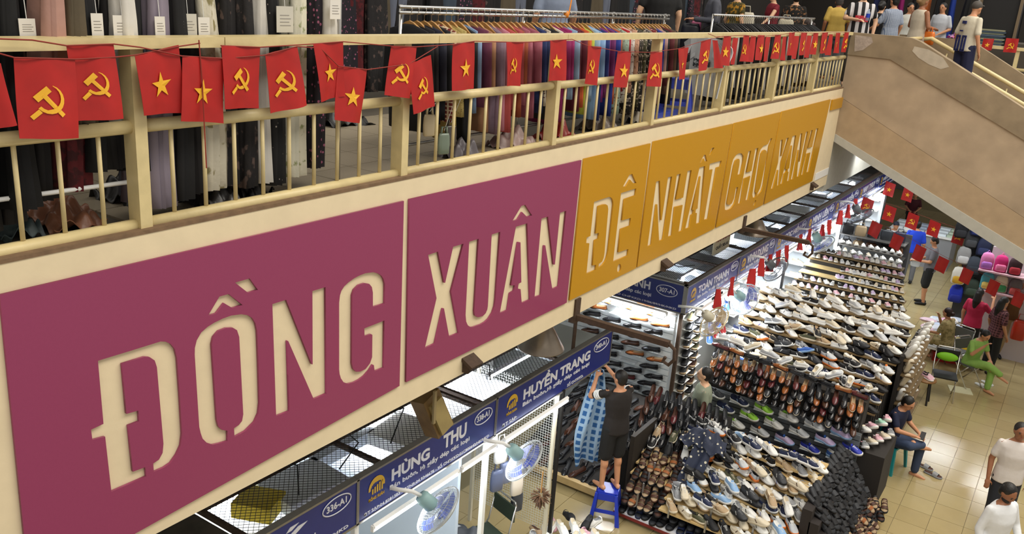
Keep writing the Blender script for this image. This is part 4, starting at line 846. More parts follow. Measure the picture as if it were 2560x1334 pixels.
# clogs by the wire grid
pts = []
for i in range(22):
    x = rnd.uniform(-.95, -.12); y = rnd.uniform(5.55, 6.45) - .25 * x * 0; h = .02 + .09 * (i % 3)
    cc = pick(PAL_CL); make_shoe('clog', cc, (x, y, Hh(h)), rnd.uniform(-2.2, -.4), rnd.uniform(-.2, .2), rnd.uniform(-.3, .3), 1, '%s foam clog, %s in the floor pile by the wire grid' % (cc[0], ordn(i)), 'clogs piled on the floor')
for i in range(7):
    cc = PAL_WH[0]; make_shoe('sneaker', cc, (-.62 + .11 * i, 5.75 + .12 * (i % 3), Hh(.25)), rnd.uniform(-1.6, -.6), 0, 0, 1, 'white lace-up sneaker, %s along the front of the clog pile' % ordn(i), 'white sneakers by the clogs')
make_shoe('slipper', PAL_SL[0], (-.05, 6.35, G), -1.0, 0, 0, 1, 'single black slipper alone on the tiles near the stool', 'single slipper')
# dotted cloth thrown over the sneakers
def crump(seed, c, rx, ry, h, m, lab, name='cloth'):
    r2 = random.Random(seed); ph = [r2.uniform(0, 6) for _ in range(8)]
    def fn(a, v):
        x, y = (a - .5) * 2, (v - .5) * 2; rr = min(1, math.hypot(x, y))
        z = h * (1 - rr ** 2) ** 1 * (1 + .22 * math.sin(5 * x + ph[0]) * math.sin(4 * y + ph[1])) + .028 * math.sin(11 * x + 3 * y + ph[2]) + .022 * math.sin(9 * y - 6 * x + ph[3])
        k = 1 + .12 * math.sin(3 * math.atan2(y, x) + ph[4])
        return Vector((c[0] + rx * x * k, c[1] + ry * y * k, c[2] + z))
    o = MB().sheet(fn, 22, 22, .006, (0, 0, 1)).obj(name, m, None, True, loc=c); return tag(o, lab, 'cloth')
DOT = mat('#2c3348', .75, hex2='#d8d2bc', pat='dots', pscale=16, thr=.5)
crump(3, (.50, 7.84, Hh(1.04)), .30, .22, .16, DOT, 'navy dotted cloth bundled on top of the sneakers')
def fall(a, v):
    x = .36 + .26 * a + .03 * math.sin(v * 5); y = 7.76 - .5 * v; z = Hh(1.12 - .62 * v) + .035 * math.sin(a * 9 + v * 3)
    return Vector((x, y, z))
tag(MB().sheet(fall, 12, 14, .005, (0, -.6, .8)).obj('cloth', DOT, None, True, loc=(.5, 7.5, Hh(.9))), 'navy dotted cloth end hanging down over the sandal boards', 'cloth')
for i, y in enumerate((11.46, 13.4, 15.44, 17.6)):
    for r_ in range(6):
        shoe_row('sneaker', PAL_WH + PAL_SN[:3], (-1.4, y - .12, G + .515 + .28 * r_), (-.6, y - .12, G + .515 + .28 * r_), 3, math.radians(-10), 'on %s shelf of the %s stall partition' % (ordn(r_), ordn(i)), 'shoes on the stall partitions', jy=.2, sc=.95, name='display_shoe', word='display shoe')
# ---------------------------------------------------------------- people
REMQ = []
def blob(m, c, r, n=12, k=8, R=None):
    vs = []; fs = []
    for j in range(k + 1):
        ph = PI * j / k
        for i in range(n):
            t = 2 * PI * i / n; v = Vector((r[0] * math.sin(ph) * math.cos(t), r[1] * math.sin(ph) * math.sin(t), r[2] * math.cos(ph)))
            if R is not None: v = R @ v
            vs.append(v + Vector(c))
    for j in range(k):
        for i in range(n): fs.append((j * n + i, (j + 1) * n + i, (j + 1) * n + (i + 1) % n, j * n + (i + 1) % n))
    m.add(vs, fs)
def limb(m, pts, rs, n=10, cap=True):
    pts = [Vector(p) for p in pts]
    for a, c, r0, r1 in zip(pts[:-1], pts[1:], rs[:-1], rs[1:]):
        st_ = 4; P_ = [a.lerp(c, i / st_) for i in range(st_ + 1)]; m.tube(P_, [r0 + (r1 - r0) * i / st_ for i in range(st_ + 1)], n)
    if cap:
        for p, r in zip(pts, rs): blob(m, p, (r, r, r), 10, 6)
def torso(m, pel, chest, neck, right, pad=0., low=True, sc=1.):
    pel, chest, neck = Vector(pel), Vector(chest), Vector(neck); right = Vector(right).normalized()
    secs = [(pel + (pel - chest) * .28, .13, .09), (pel, .165, .115), (pel.lerp(chest, .45), .142, .102), (chest, .168, .118), (chest.lerp(neck, .55), .172, .098), (chest.lerp(neck, .82), .128, .078), (neck, .062, .06)]
    if not low: secs = secs[1:]
    rings = []
    for i, (c, rx, ry) in enumerate(secs):
        d = (chest - pel if i < 3 else neck - chest).normalized(); f = d.cross(right); f.normalize(); r_ = f.cross(d)
        rings.append([c + r_ * (rx * sc + pad) * math.cos(t) + f * (ry * sc + pad) * math.sin(t) for t in [2 * PI * k / 16 for k in range(16)]])
    m.loft(rings)
def remesh(o, vox, sm=4):
    md = o.modifiers.new('r', 'REMESH'); md.mode = 'VOXEL'; md.voxel_size = vox; md.use_smooth_shade = True
    if sm: s_ = o.modifiers.new('s', 'SMOOTH'); s_.iterations = sm; s_.factor = .5
    REMQ.append(o)
def flush_rem():
    dg = bpy.context.evaluated_depsgraph_get(); dg.update()
    done = [(o, bpy.data.meshes.new_from_object(o.evaluated_get(dg))) for o in REMQ]
    for o, me in done:
        old = o.data; me.materials.clear()
        for m_ in old.materials: me.materials.append(m_)
        o.modifiers.clear(); o.data = me; me.polygons.foreach_set('use_smooth', [True] * len(me.polygons))
STAND = dict(pel=(0, 0, .95), chest=(0, .01, 1.25), neck=(0, 0, 1.46), head=(0, .025, 1.585), sl=(-.172, 0, 1.385), sr=(.172, 0, 1.385), el=(-.23, -.03, 1.12), er=(.23, -.03, 1.12), wl=(-.24, .06, .88), wr=(.24, .06, .88),
 hl=(-.09, 0, .92), hr=(.09, 0, .92), kl=(-.10, .03, .5), kr=(.10, .03, .5), al=(-.10, -.01, .085), ar=(.10, -.01, .085))
SIT = dict(STAND, pel=(0, 0, .54), chest=(0, .06, .84), neck=(0, .10, 1.04), head=(0, .15, 1.155), sl=(-.18, .08, .98), sr=(.18, .08, .98), el=(-.24, .12, .74), er=(.24, .12, .74), wl=(-.12, .36, .66), wr=(.12, .36, .66),
 hl=(-.09, .02, .5), hr=(.09, .02, .5), kl=(-.12, .43, .5), kr=(.12, .43, .5), al=(-.12, .40, .085), ar=(.12, .42, .085))
def person(lab, loc, rz, h=1.68, pose=STAND, skin=SKIN, shirt=None, pants=None, sleeve=.55, plen=1.0, hair='short', hairm=None, shoes=None, look=0., nod=0., female=False, dress=None, detail=True, body_sc=1., tuck=False, vox=.0125, beard=False):
    k = h / 1.7; P_ = {a: Vector(v) for a, v in pose.items()}
    right = (P_['sr'] - P_['sl']).normalized()
    m = MB(); torso(m, P_['pel'], P_['chest'], P_['neck'], right, 0, True, body_sc)
    limb(m, [P_['neck'] - Vector((0, 0, .05)), P_['neck'].lerp(P_['head'], .6)], [.052, .05])
    RH = Matrix.Rotation(look, 3, 'Z') @ Matrix.Rotation(-nod, 3, 'X'); hc = P_['head']
    def H(v): return hc + RH @ Vector(v)
    blob(m, H((0, 0, .018)), (.072, .088, .095), 16, 12, RH); blob(m, H((0, .022, -.05)), (.052, .062, .06), 14, 10, RH)
    blob(m, H((0, .093, -.012)), (.012, .016, .022), 8, 6, RH); blob(m, H((0, .085, .018)), (.045, .012, .012), 8, 6, RH)
    for s in (-1, 1): blob(m, H((s * .073, -.005, -.01)), (.011, .02, .03), 8, 6, RH)
    for s in 'lr':
        sg = -1 if s == 'l' else 1
        limb(m, [P_['s' + s], P_['e' + s], P_['w' + s]], [.05, .040, .027])
        d = (P_['w' + s] - P_['e' + s]).normalized(); side = d.cross(Vector((0, 0, 1)))
        if side.length < .2: side = Vector((0, 1, 0))
        side.normalize(); up = side.cross(d)
        pc = P_['w' + s] + d * .055; Rp = Matrix((side, d, up)).transposed()
        blob(m, pc, (.038, .052, .017), 10, 8, Rp)
        for q in range(4):
            b0 = pc + side * (-.027 + .018 * q) + d * .035; ln = (.062, .072, .068, .052)[q]
            limb(m, [b0, b0 + d * ln * .55 - up * .008, b0 + d * ln * .85 - up * .034], [.0095, .009, .008], 6)
        tb = pc - d * .02 + side * (.03 * -sg); limb(m, [tb, tb + side * (.028 * -sg) + d * .03, tb + side * (.03 * -sg) + d * .06 - up * .01], [.011, .010, .009], 6)
        limb(m, [P_['h' + s], P_['k' + s], P_['a' + s]], [.083, .055, .036])
        cm = P_['k' + s].lerp(P_['a' + s], .28); blob(m, cm + Vector((0, -.012, 0)), (.052, .056, .09), 10, 8)
        ft = (P_['k' + s] - P_['h' + s]); ft.z = 0
        if P_.get('f' + s): ft = Vector(P_['f' + s])
        elif ft.length < .15: ft = Vector((sg * .15, 1, 0))
        ft.normalize(); an = P_['a' + s]
        limb(m, [an + Vector((0, 0, -.05)) - ft * .045, an + Vector((0, 0, -.052)) + ft * .09, an + Vector((0, 0, -.062)) + ft * .165], [.033, .032, .022])
    root = m.obj('person', skin, None, True); root.location = loc; root.rotation_euler = (0, 0, rz); root.scale = (k, k, k); tag(root, lab, 'person')
    remesh(root, vox, 3)
    def part(nm, mb_, mt, vx=.015, sm=4, rem=True):
        o = bpy.data.objects.new(nm, mb_.mesh(nm, mt, True)); COL.objects.link(o); o.parent = root
        if rem: remesh(o, vx, sm)
        return o
    if shirt:
        m = MB(); torso(m, P_['pel'] + (P_['chest'] - P_['pel']) * (.0 if tuck else -.12), P_['chest'], P_['neck'] - Vector((0, 0, .012)), right, .020, False, body_sc)
        if not tuck:
            d = (P_['chest'] - P_['pel']).normalized(); f = d.cross(right).normalized(); c0 = P_['pel']
            m.loft([[c0 + d * q + right * (.185 * body_sc + e) * math.cos(t) + f * (.135 * body_sc + e) * math.sin(t) for t in [2 * PI * j / 16 for j in range(16)]] for q, e in ((-.10, .008), (.02, .0), (.12, -.012))])
        for s in 'lr':
            if sleeve <= 0: continue
            if sleeve < 1: limb(m, [P_['s' + s], P_['s' + s].lerp(P_['e' + s], sleeve * 1.1)], [.052, .058])
            else: limb(m, [P_['s' + s], P_['e' + s], P_['e' + s].lerp(P_['w' + s], sleeve - 1)], [.053, .050, .042])
        part('shirt', m, shirt)
    if pants:
        m = MB(); d = (P_['chest'] - P_['pel']).normalized(); f = d.cross(right).normalized(); c0 = P_['pel']
        m.loft([[c0 + d * q + right * (rx * body_sc) * math.cos(t) + f * (ry * body_sc) * math.sin(t) for t in [2 * PI * j / 16 for j in range(16)]] for q, rx, ry in ((-.14, .14, .10), (-.05, .182, .132), (.06, .165, .122))])
        for s in 'lr':
            if plen >= .99: limb(m, [P_['h' + s], P_['k' + s], P_['k' + s].lerp(P_['a' + s], .93)], [.10, .075, .062])
            elif plen > .5: limb(m, [P_['h' + s], P_['k' + s], P_['k' + s].lerp(P_['a' + s], (plen - .5) * 2)], [.105, .085, .08])
            else: limb(m, [P_['h' + s], P_['h' + s].lerp(P_['k' + s], plen * 2)], [.108, .098])
        part('trousers' if plen > .5 else 'shorts', m, pants)
    if dress:
        m = MB(); c0 = P_['pel']; m.loft([[(c0.x + r * math.cos(t) * (1 + .06 * math.sin(7 * t)), c0.y + r * .8 * math.sin(t) * (1 + .06 * math.sin(7 * t)), z) for t in [2 * PI * j / 28 for j in range(28)]] for r, z in ((.15, c0.z + .15), (.2, c0.z), (.24, c0.z - .3), (.28, c0.z - .5))])
        part('skirt', m, dress, rem=False)
    hm = hairm or HAIR
    if hair:
        m = MB()
        if hair != 'cap': blob(m, H((0, -.016, .034)), (.080, .092, .092), 18, 12, RH)
        if hair in ('short', 'bun', 'long'): blob(m, H((0, -.04, -.005)), (.074, .062, .085), 16, 10, RH)
        if hair == 'bun': blob(m, H((0, -.125, .01)), (.045, .04, .045), 12, 8, RH)
        if hair == 'long': limb(m, [H((0, -.06, 0)), H((0, -.085, -.15)), H((0, -.09, -.36))], [.075, .085, .055])
        if hair == 'cap': blob(m, H((0, -.01, .045)), (.083, .095, .085), 18, 12, RH); blob(m, H((0, .11, .05)), (.06, .06, .008), 12, 6, RH)
        part('cap' if hair == 'cap' else 'hair', m, hm, .012, 2)
    if beard:
        m = MB(); blob(m, H((0, .03, -.07)), (.056, .060, .05), 14, 10, RH); part('beard', m, HAIR, .012, 2)
    if shoes:
        for s in 'lr':
            m = MB(); sg = -1 if s == 'l' else 1; ft = (P_['k' + s] - P_['h' + s]); ft.z = 0
            if P_.get('f' + s): ft = Vector(P_['f' + s])
            elif ft.length < .15: ft = Vector((sg * .15, 1, 0))
            ft.normalize(); an = P_['a' + s]
            limb(m, [an + Vector((0, 0, -.045)) - ft * .045, an + Vector((0, 0, -.048)) + ft * .09, an + Vector((0, 0, -.055)) + ft * .165], [.042, .042, .032]); part('shoe', m, shoes, .014, 2)
    if detail:
        m = MB()
        for s in (-1, 1): blob(m, H((s * .029, .083, .004)), (.012, .006, .006), 8, 6, RH); blob(m, H((s * .03, .087, .022)), (.019, .005, .004), 8, 6, RH)
        part('eyes', m, mat('#1b1412', .4), rem=False)
        m = MB(); blob(m, H((0, .083, -.055)), (.022, .006, .006), 10, 6, RH); part('mouth', m, mat('#8a4a40', .5), rem=False)
    return root
def rot(fx, fy): return math.atan2(-fx, fy)
def cloth_m(h, n=.12): return mat(h, .8, noise=n, nscale=7, bump=.35)
def at_head(u, v, h): p = PX(u, v, z=G + h); return Vector((p.x, p.y, G))
BLK = cloth_m('#151516'); JEAN = cloth_m('#33415c'); KHA = cloth_m('#a08a66'); GRY = cloth_m('#6d6f74')
# --- ground floor people and what they hold or sit on
def stool(lab, loc, m, h=.45, top=.26, bot=.36, name='plastic_stool', group=None):
    t = thing(name, lab, 'stool', loc, .35, group); c = Vector((0, 0, 0))
    b_ = MB().bb((-top / 2, -top / 2, h - .03), (top / 2, top / 2, h)); o = inst('seat', b_.mesh('seat', m), t)
    for sx in (-1, 1):
        for sy in (-1, 1):
            mm = MB(); a, d = top / 2, bot / 2; r_ = .028
            mm.loft([[(sx * a - r_, sy * a - r_, h - .02), (sx * a + r_ * .3, sy * a - r_, h - .02), (sx * a + r_ * .3, sy * a + r_ * .3, h - .02), (sx * a - r_, sy * a + r_ * .3, h - .02)], [(sx * d - r_, sy * d - r_, 0), (sx * d + r_, sy * d - r_, 0), (sx * d + r_, sy * d + r_, 0), (sx * d - r_, sy * d + r_, 0)]])
            inst('leg', mm.mesh('leg', m), t)
    for k in range(4):
        R_ = Matrix.Rotation(k * PI / 2, 3, 'Z'); mm = MB(); aa = top / 2
        for (x0, x1, z0, z1) in ((-aa, aa, h - .12, h - .02), (-aa - .02, aa + .02, .15, .2)):
            off = aa + (h - (z0 + z1) / 2) / h * (bot - top) / 2; mm.box((0, off - .004, (z0 + z1) / 2), (x1 - x0, .012, z1 - z0))
        mm.v = [tuple(R_ @ Vector(v)) for v in mm.v]; inst('apron', mm.mesh('apron', m), t)
    return t
sp = PX(1522, 1218, z=G + .45); 
stool('blue plastic stool under the barefoot man', (sp.x, sp.y, G), mat('#2038b0', .3))
hp = dict(STAND, el=(-.27, .26, 1.28), wl=(-.12, .40, 1.46), er=(.25, .22, 1.30), wr=(.06, .42, 1.56), sl=(-.18, .03, 1.42), sr=(.18, .03, 1.42), head=(0, .03, 1.60), al=(-.11, .02, .085), ar=(.10, -.03, .085))
pm = person('man in black shirt and shorts standing barefoot on a blue stool', (sp.x, sp.y, G + .45), rot(-.86, .5), 1.68, hp, SKIN, cloth_m('#201a18'), BLK, .62, .48, look=.25)
# white stripes on his sleeves
for s, e in (('sl', 'el'), ('sr', 'er')):
    a_, b_ = Vector(hp[s]), Vector(hp[e])
    for q in (.36, .47, .58):
        m = MB(); limb(m, [a_.lerp(b_, q), a_.lerp(b_, q + .06)], [.0645, .0645], 14, False); o = inst('sleeve_stripe', m.mesh('sleeve_stripe', WHITE, True), pm)
m = MB()
for q in range(2): m.bb((.183, .02 - .03 * q, .62), (.19, .032 - .03 * q, .82))
inst('shorts_stripe', m.mesh('shorts_stripe', WHITE), pm)
# the blue chequered cloth he holds
R_ = Matrix.Rotation(rot(-.86, .5), 3, 'Z'); base = Vector((sp.x, sp.y, G + .45))
def cl(a, v):
    wdt = .12 + .36 * min(1, v * 1.6) * (1 - .25 * max(0, v - .75) * 4)
    return base + R_ @ Vector((-.06 + (a - .5) * wdt + .03 * math.sin(v * 6), .47 + .05 * math.sin(a * 11 + v * 4) + .03 * math.sin(v * 7), 1.53 - 1.42 * v + .05 * math.sin(a * 4) * v))
tag(MB().sheet(cl, 20, 26, .006, R_ @ Vector((0, 1, 0))).obj('cloth', mat('#2f66a4', .8, hex2='#a9c8e4', pat='check', pscale=3.2, thr=.62, noise=.1), None, True, loc=base + R_ @ Vector((0, .47, .6))), 'blue and white chequered cloth held up by the man on the stool', 'cloth')
person('man in sage green shirt looking up beside the loafer rack', (.10, 8.62, G), rot(-.9, -.42), 1.76, dict(STAND, wl=(-.1, .28, 1.0), wr=(.12, .3, 1.0)), SKINL, cloth_m('#8a917c'), BLK, .7, 1, look=-.1, nod=-.15)
# seated man
sc_ = PX(2222, 1098, z=G + .44)
def plastic_chair(lab, p, rz, m):
    t = thing('plastic_chair', lab, 'chair', (p.x, p.y, G), rz)
    inst('seat', MB().bb((-.21, -.2, .40), (.21, .22, .43)).mesh('seat', m), t)
    inst('backrest', MB().sheet(lambda a, v: Vector(((a - .5) * .42, -.2 - .08 * v - .05 * (1 - (2 * a - 1) ** 2), .43 + .38 * v)), 8, 5, .012, (0, 1, 0)).mesh('backrest', m, True), t)
    for sx in (-1, 1):
        for sy in (-1, 1): inst('leg', MB().loft([[(sx * .19 + e, sy * .19 + f, .41) for e, f in ((-.025, -.025), (.025, -.025), (.025, .025), (-.025, .025))], [(sx * .24 + e, sy * .24 + f, 0) for e, f in ((-.018, -.018), (.018, -.018), (.018, .018), (-.018, .018))]]).mesh('leg', m), t)
    return t
plastic_chair('teal plastic chair under the man in navy shirt', sc_, rot(.95, -.25), mat('#1f8f94', .35))
sp_ = dict(SIT, kl=(-.12, .44, .52), al=(-.10, .44, .085), kr=(.20, .40, .60), ar=(-.02, .50, .60), fr=(-.9, .5, -.2), el=(-.24, .16, .76), er=(.24, .18, .78), wl=(-.10, .38, .72), wr=(.08, .40, .73), chest=(0, .04, .84), neck=(0, .1, 1.05), head=(0, .16, 1.16))
person('man in navy T-shirt and jeans sitting on a teal chair with crossed leg', (sc_.x, sc_.y, G - .02), rot(.95, -.25), 1.68, sp_, SKIN, cloth_m('#141b38'), JEAN, .6, 1, nod=.45)
t = thing('smartphone', 'phone held by the man in navy shirt', 'phone', sc_ + Matrix.Rotation(rot(.95, -.25), 3, 'Z') @ Vector((0, .47, .28))); inst('body', MB().box((0, 0, 0), (.07, .15, .009), Matrix.Rotation(.5, 3, 'X')).mesh('body', BLACKM), t)
for k in range(2): 
    p = PX(2310 + 22 * k, 1168 + 20 * k, z=G); r_ = make_shoe('slipper', ('grey', 'brown', 'grey'), (p.x, p.y, G), rot(.95, -.25) + PI / 2, 0, 0, 1, '%s grey slip-on shoe on the tiles by the man in navy' % ('farther', 'nearer')[k], 'grey slip-ons of the seated man')
# green woman on her chair
def folding_chair(lab, p, rz, m, back=True, name='folding_chair'):
    t = thing(name, lab, 'chair', (p.x, p.y, G), rz)
    inst('seat', MB().bb((-.2, -.19, .43), (.2, .2, .455)).mesh('seat', m), t)
    for sx in (-.2, .2):
        inst('leg', MB().tube([(sx, -.28, .86), (sx, -.2, .5), (sx, .22, 0)], .011, 8).mesh('leg', CHROME, True), t); inst('leg', MB().tube([(sx, .15, .44), (sx, -.25, 0)], .011, 8).mesh('leg', CHROME, True), t)
    inst('top_rail', MB().tube([(-.2, -.28, .86), (-.17, -.29, .89), (.17, -.29, .89), (.2, -.28, .86)], .011, 8).mesh('top_rail', CHROME, True), t)
    if back: inst('backrest', MB().bb((-.2, -.275, .64), (.2, -.255, .85)).mesh('backrest', m), t)
    return t
gp = PX(2425, 905, z=G + .46); folding_chair('chrome folding chair under the woman in lime green', gp, rot(.8, -.55), mat('#50504e', .5))
LIME = cloth_m('#8ab256')
gw = dict(SIT, kl=(-.10, .44, .52), al=(-.12, .42, .085), kr=(.04, .45, .62), ar=(-.16, .60, .46), fr=(-.3, 1, -.3), er=(.26, .20, .78), wr=(.2, .38, 1.02), el=(-.24, .14, .74), wl=(-.05, .38, .70), head=(0, .19, 1.15))
person('woman in lime green pyjamas sitting cross-legged with a phone', (gp.x, gp.y, G), rot(.8, -.55), 1.6, gw, SKIN, LIME, LIME, .7, 1, hair='bun', nod=.5, female=True)
for k in range(2):
    p = PX(2452 + 16 * k, 965 - 6 * k, z=G); make_shoe('slipper', ('white', 'white', 'white'), (p.x, p.y, G), rot(.8, -.55) + PI / 2, 0, 0, .95, '%s white slide on the tiles at the feet of the woman in green' % ('nearer', 'farther')[k], 'white slides of the woman in green')
kp = PX(2368, 858, z=G + .46); folding_chair('grey folding chair behind the woman in khaki', PX(2385, 872, z=G + .46), rot(-.3, -.9), mat('#6a6c6a', .5))
KH2 = mat('#a08f62', .85, hex2='#7d7046', pat='blot', pscale=14, thr=.52)
person('woman in patterned khaki suit sitting with her chin on her hand', (kp.x, kp.y, G), rot(-.9, .35), 1.58, dict(SIT, wr=(.05, .33, 1.0), er=(.2, .3, .78)), SKIN, KH2, KH2, .75, 1, hair='bun', hairm=mat('#2a1512', .5), female=True)
p = at_head(2452, 722, 1.58)
person('woman in bright pink blouse with long dark hair raising her phone', p, rot(.3, .95), 1.58, dict(STAND, er=(.28, .1, 1.2), wr=(.2, .3, 1.45)), SKIN, cloth_m('#c42450'), BLK, .6, 1, hair='long', shoes=BLACKM, female=True)
p = at_head(2512, 742, 1.6)
person('woman in dark red plaid shirt with long black hair walking away', p, rot(.75, .66), 1.6, dict(STAND, wr=(.2, .1, .9)), SKIN, mat('#3a1a20', .8, hex2='#7a4a50', pat='check', pscale=6, thr=.7, bump=.3), BLK, .7, 1, hair='long', shoes=BLACKM, female=True)
p = at_head(2556, 698, 1.72)
person('man in brown shirt and khaki trousers holding a red bag at the right edge', p, rot(.5, -.8), 1.72, STAND, SKIN, cloth_m('#6a4a26'), KHA, .7, 1, shoes=BLACKM)
q = PX(2541, 848, z=G + .55); 
def bag(lab, p, m, w_=.3, h_=.36, d_=.14, rz=0, name='bag', cat='bag', handle=True, group=None, hm=None):
    t = thing(name, lab, cat, p, rz, group)
    rings = [[((w_ / 2) * sx * math.copysign(abs(math.cos(a)) ** .6, math.cos(a)), (d_ / 2) * sx * math.copysign(abs(math.sin(a)) ** .6, math.sin(a)), z) for a in [2 * PI * k / 14 for k in range(14)]] for z, sx in ((0, .8), (.04 * h_, .97), (h_ * .5, 1.03), (h_ * .85, .95), (h_, .8))]
    inst('body', MB().loft(rings).mesh('body', m, True), t)
    if handle: inst('handle', MB().tube([(-w_ * .25, 0, h_ * .97), (-w_ * .2, 0, h_ * 1.3), (w_ * .2, 0, h_ * 1.3), (w_ * .25, 0, h_ * .97)], .009, 6).mesh('handle', hm or m, True), t)
    return t
bag('red plastic carrier bag held at the right edge', q, mat('#b8321c', .3), .26, .42, .16)
p = at_head(2342, 592, 1.7)
person('man in grey T-shirt and black shorts looking at a plastic bag', p, rot(-.85, -.2), 1.7, dict(STAND, wl=(-.08, .33, 1.08), wr=(.1, .33, 1.08), el=(-.24, .05, 1.12), er=(.24, .05, 1.12)), SKIN, cloth_m('#6c6a70'), BLK, .65, .48, shoes=BLACKM, nod=.5)
bag('clear plastic bag in the hands of the man in grey', p + Vector((-.33, -.05, .9)), PLAST, .22, .25, .12)
p = at_head(2298, 552, 1.68)
person('person in bright blue T-shirt seen from behind in the far aisle', p, rot(-.2, .95), 1.68, STAND, SKIN, cloth_m('#1440c8'), GRY, .75, 1, shoes=BLACKM)
p = at_head(2290, 478, 1.2)
person('far shopkeeper in maroon shirt behind the shirts table', p, rot(.2, -.9), 1.6, SIT, SKIN, cloth_m('#4a1420'), BLK, .7, 1, detail=False)
p = at_head(2238, 545, 1.3)
person('far person in a dark cap among the white shoes', p, rot(.5, -.7), 1.65, SIT, SKIN, cloth_m('#d8d8d8'), BLK, .7, 1, hair='cap', hairm=mat('#1d2030', .7), detail=False)
p = at_head(2556, 1056, 1.73)
person('man in white polo shirt standing at the right edge with a bracelet', p, rot(.3, -.9), 1.73, STAND, SKIND, cloth_m('#d9d2cd', .05), mat('#20242e', .8), .6, 1, shoes=BLACKM)
p = at_head(2522, 1206, 1.72)
person('dark-haired bearded man in white shirt at the bottom right corner', p, rot(.8, -.6), 1.72, dict(STAND, el=(-.26, .02, 1.14), wl=(-.2, .2, .95)), SKIND, cloth_m('#e4e6e8', .05), mat('#2a2a30', .8), 1.6, 1, shoes=BLACKM, nod=.4, beard=True)
# stools, chairs and small things by the aisle
p = PX(2305, 1010, z=G); t = thing('wooden_stool', 'round wooden stool with dark legs carrying a pair of shoes', 'stool', (p.x - .05, p.y + .1, G))
inst('seat', MB().lathe([(.001, .47), (.19, .47), (.19, .44), (.001, .44)], 24).mesh('seat', mat('#8a6236', .5, noise=.15), True), t)
for k in range(4): a = PI / 4 + k * PI / 2; inst('leg', MB().tube([(.12 * math.cos(a), .12 * math.sin(a), .44), (.17 * math.cos(a), .17 * math.sin(a), 0)], .018, 8).mesh('leg', DARK), t)
for k in range(2): make_shoe('sneaker', ('pink', 'white', 'black', 'black', 'white'), (p.x - .02, p.y + .06 + .1 * k, G + .47), -.6, 0, 0, .9, '%s pink and black shoe of the pair on the wooden stool' % ('nearer', 'farther')[k], 'pair on the wooden stool')
p = PX(2345, 1000, z=G); c_ = folding_chair('black folding chair with a lime cushion beside the wooden stool', Vector((p.x, p.y + .2, 0)), rot(.2, -.95), BLACKM)
t = thing('cushion', 'lime green cushion tucked against the black folding chair', 'cushion', Vector((p.x, p.y + .2, G + .72))); m = MB(); blob(m, (0, 0, 0), (.19, .05, .085), 14, 8); inst('cover', m.mesh('cover', mat('#7cc21e', .6), True), t, rot=(0, 0, rot(.2, -.95)), loc=(-.05, .22, 0))
p = PX(2400, 920, z=G); bag('yellow shopping bag under the chair of the woman in green', Vector((p.x - .1, p.y + .3, G)), mat('#d8ae14', .4), .36, .36, .2, .4)
p = PX(2355, 905, z=G); t = thing('crate', 'red plastic crate on the floor behind the chairs', 'crate', (p.x, p.y + .2, G), .3)
for a_, b_ in (((-.25, -.18, 0), (.25, .18, .02)), ((-.25, -.18, .02), (-.23, .18, .2)), ((.23, -.18, .02), (.25, .18, .2)), ((-.25, -.18, .02), (.25, -.16, .2)), ((-.25, .16, .02), (.25, .18, .2))): inst('panel', MB().bb(a_, b_).mesh('panel', mat('#b01c1c', .4)), t)
p = PX(2400, 975, z=G); tag(MB().box((p.x, p.y, G + .008), (.4, .3, .012), Matrix.Rotation(.3, 3, 'Z')).obj('paper_pad', mat('#d8d3b0', .5), None, loc=(p.x, p.y, G)), 'flat cream package on the tiles beside the black chair', 'package')
p = PX(2555, 1060, z=G + .5); plastic_chair('teal plastic chair cut by the right picture edge', Vector((p.x + .3, p.y + .3, 0)), .3, mat('#1f8f94', .35))
# bags and backpacks further back
BAGC = ['#1c1c1e', '#26282c', '#8a5630', '#9a8060', '#30343a', '#15161a', '#5a3a26', '#202a44', '#b09a78', '#181818']
i = 0
for r_ in range(4):
    for c in range(5):
        x = -.1 + .26 * c; y = 17.1 + .04 * c; h = 1.02 + .34 * r_
        bag('%s handbag on the far bag rack, %s from left in %s row' % (('black', 'charcoal', 'brown', 'tan', 'slate', 'black', 'dark brown', 'navy', 'beige', 'black')[i % 10], ordn(c), ordn(r_)), (x, y, Hh(h)), mat(BAGC[i % 10], .45), .24, .22, .11, .15, 'handbag', 'handbag', True, 'handbags on the far rack'); i += 3
t = thing('display_rack', 'wire back panel carrying the handbags', 'rack', (.8, 17.3, G)); MB().bb((-.3, 17.42, G), (1.16, 17.46, Hh(2.2))).obj('panel', mat('#54565a', .6), t)
for r_ in range(4): MB().bb((-.25, 17.0, Hh(1.0 + .34 * r_)), (1.12, 17.42, Hh(1.02 + .34 * r_))).obj('shelf', STEEL, t)
def backpack(lab, p, m, m2, rz=0, k=1., group='backpacks at the far stall'):
    t = thing('backpack', lab, 'backpack', p, rz, group); t.scale = (k, k, k)
    def rr(w_, d_, hs): return [[(w_ * s_ * math.copysign(abs(math.cos(a)) ** .6, math.cos(a)), d_ * s_ * math.copysign(abs(math.sin(a)) ** .6, math.sin(a)), z) for a in [2 * PI * q / 14 for q in range(14)]] for z, s_ in hs]
    inst('body', MB().loft(rr(.15, .09, ((0, .85), (.03, 1), (.28, 1), (.38, .8), (.42, .4)))).mesh('body', m, True), t)
    inst('pocket', MB().loft(rr(.12, .05, ((.03, .8), (.05, 1), (.17, 1), (.2, .7)))).mesh('pocket', m2, True), t, (0, -.075, 0))
    inst('strap', MB().tube([(-.04, .06, .4), (0, .04, .47), (.04, .06, .4)], .01, 6).mesh('strap', m2, True), t)
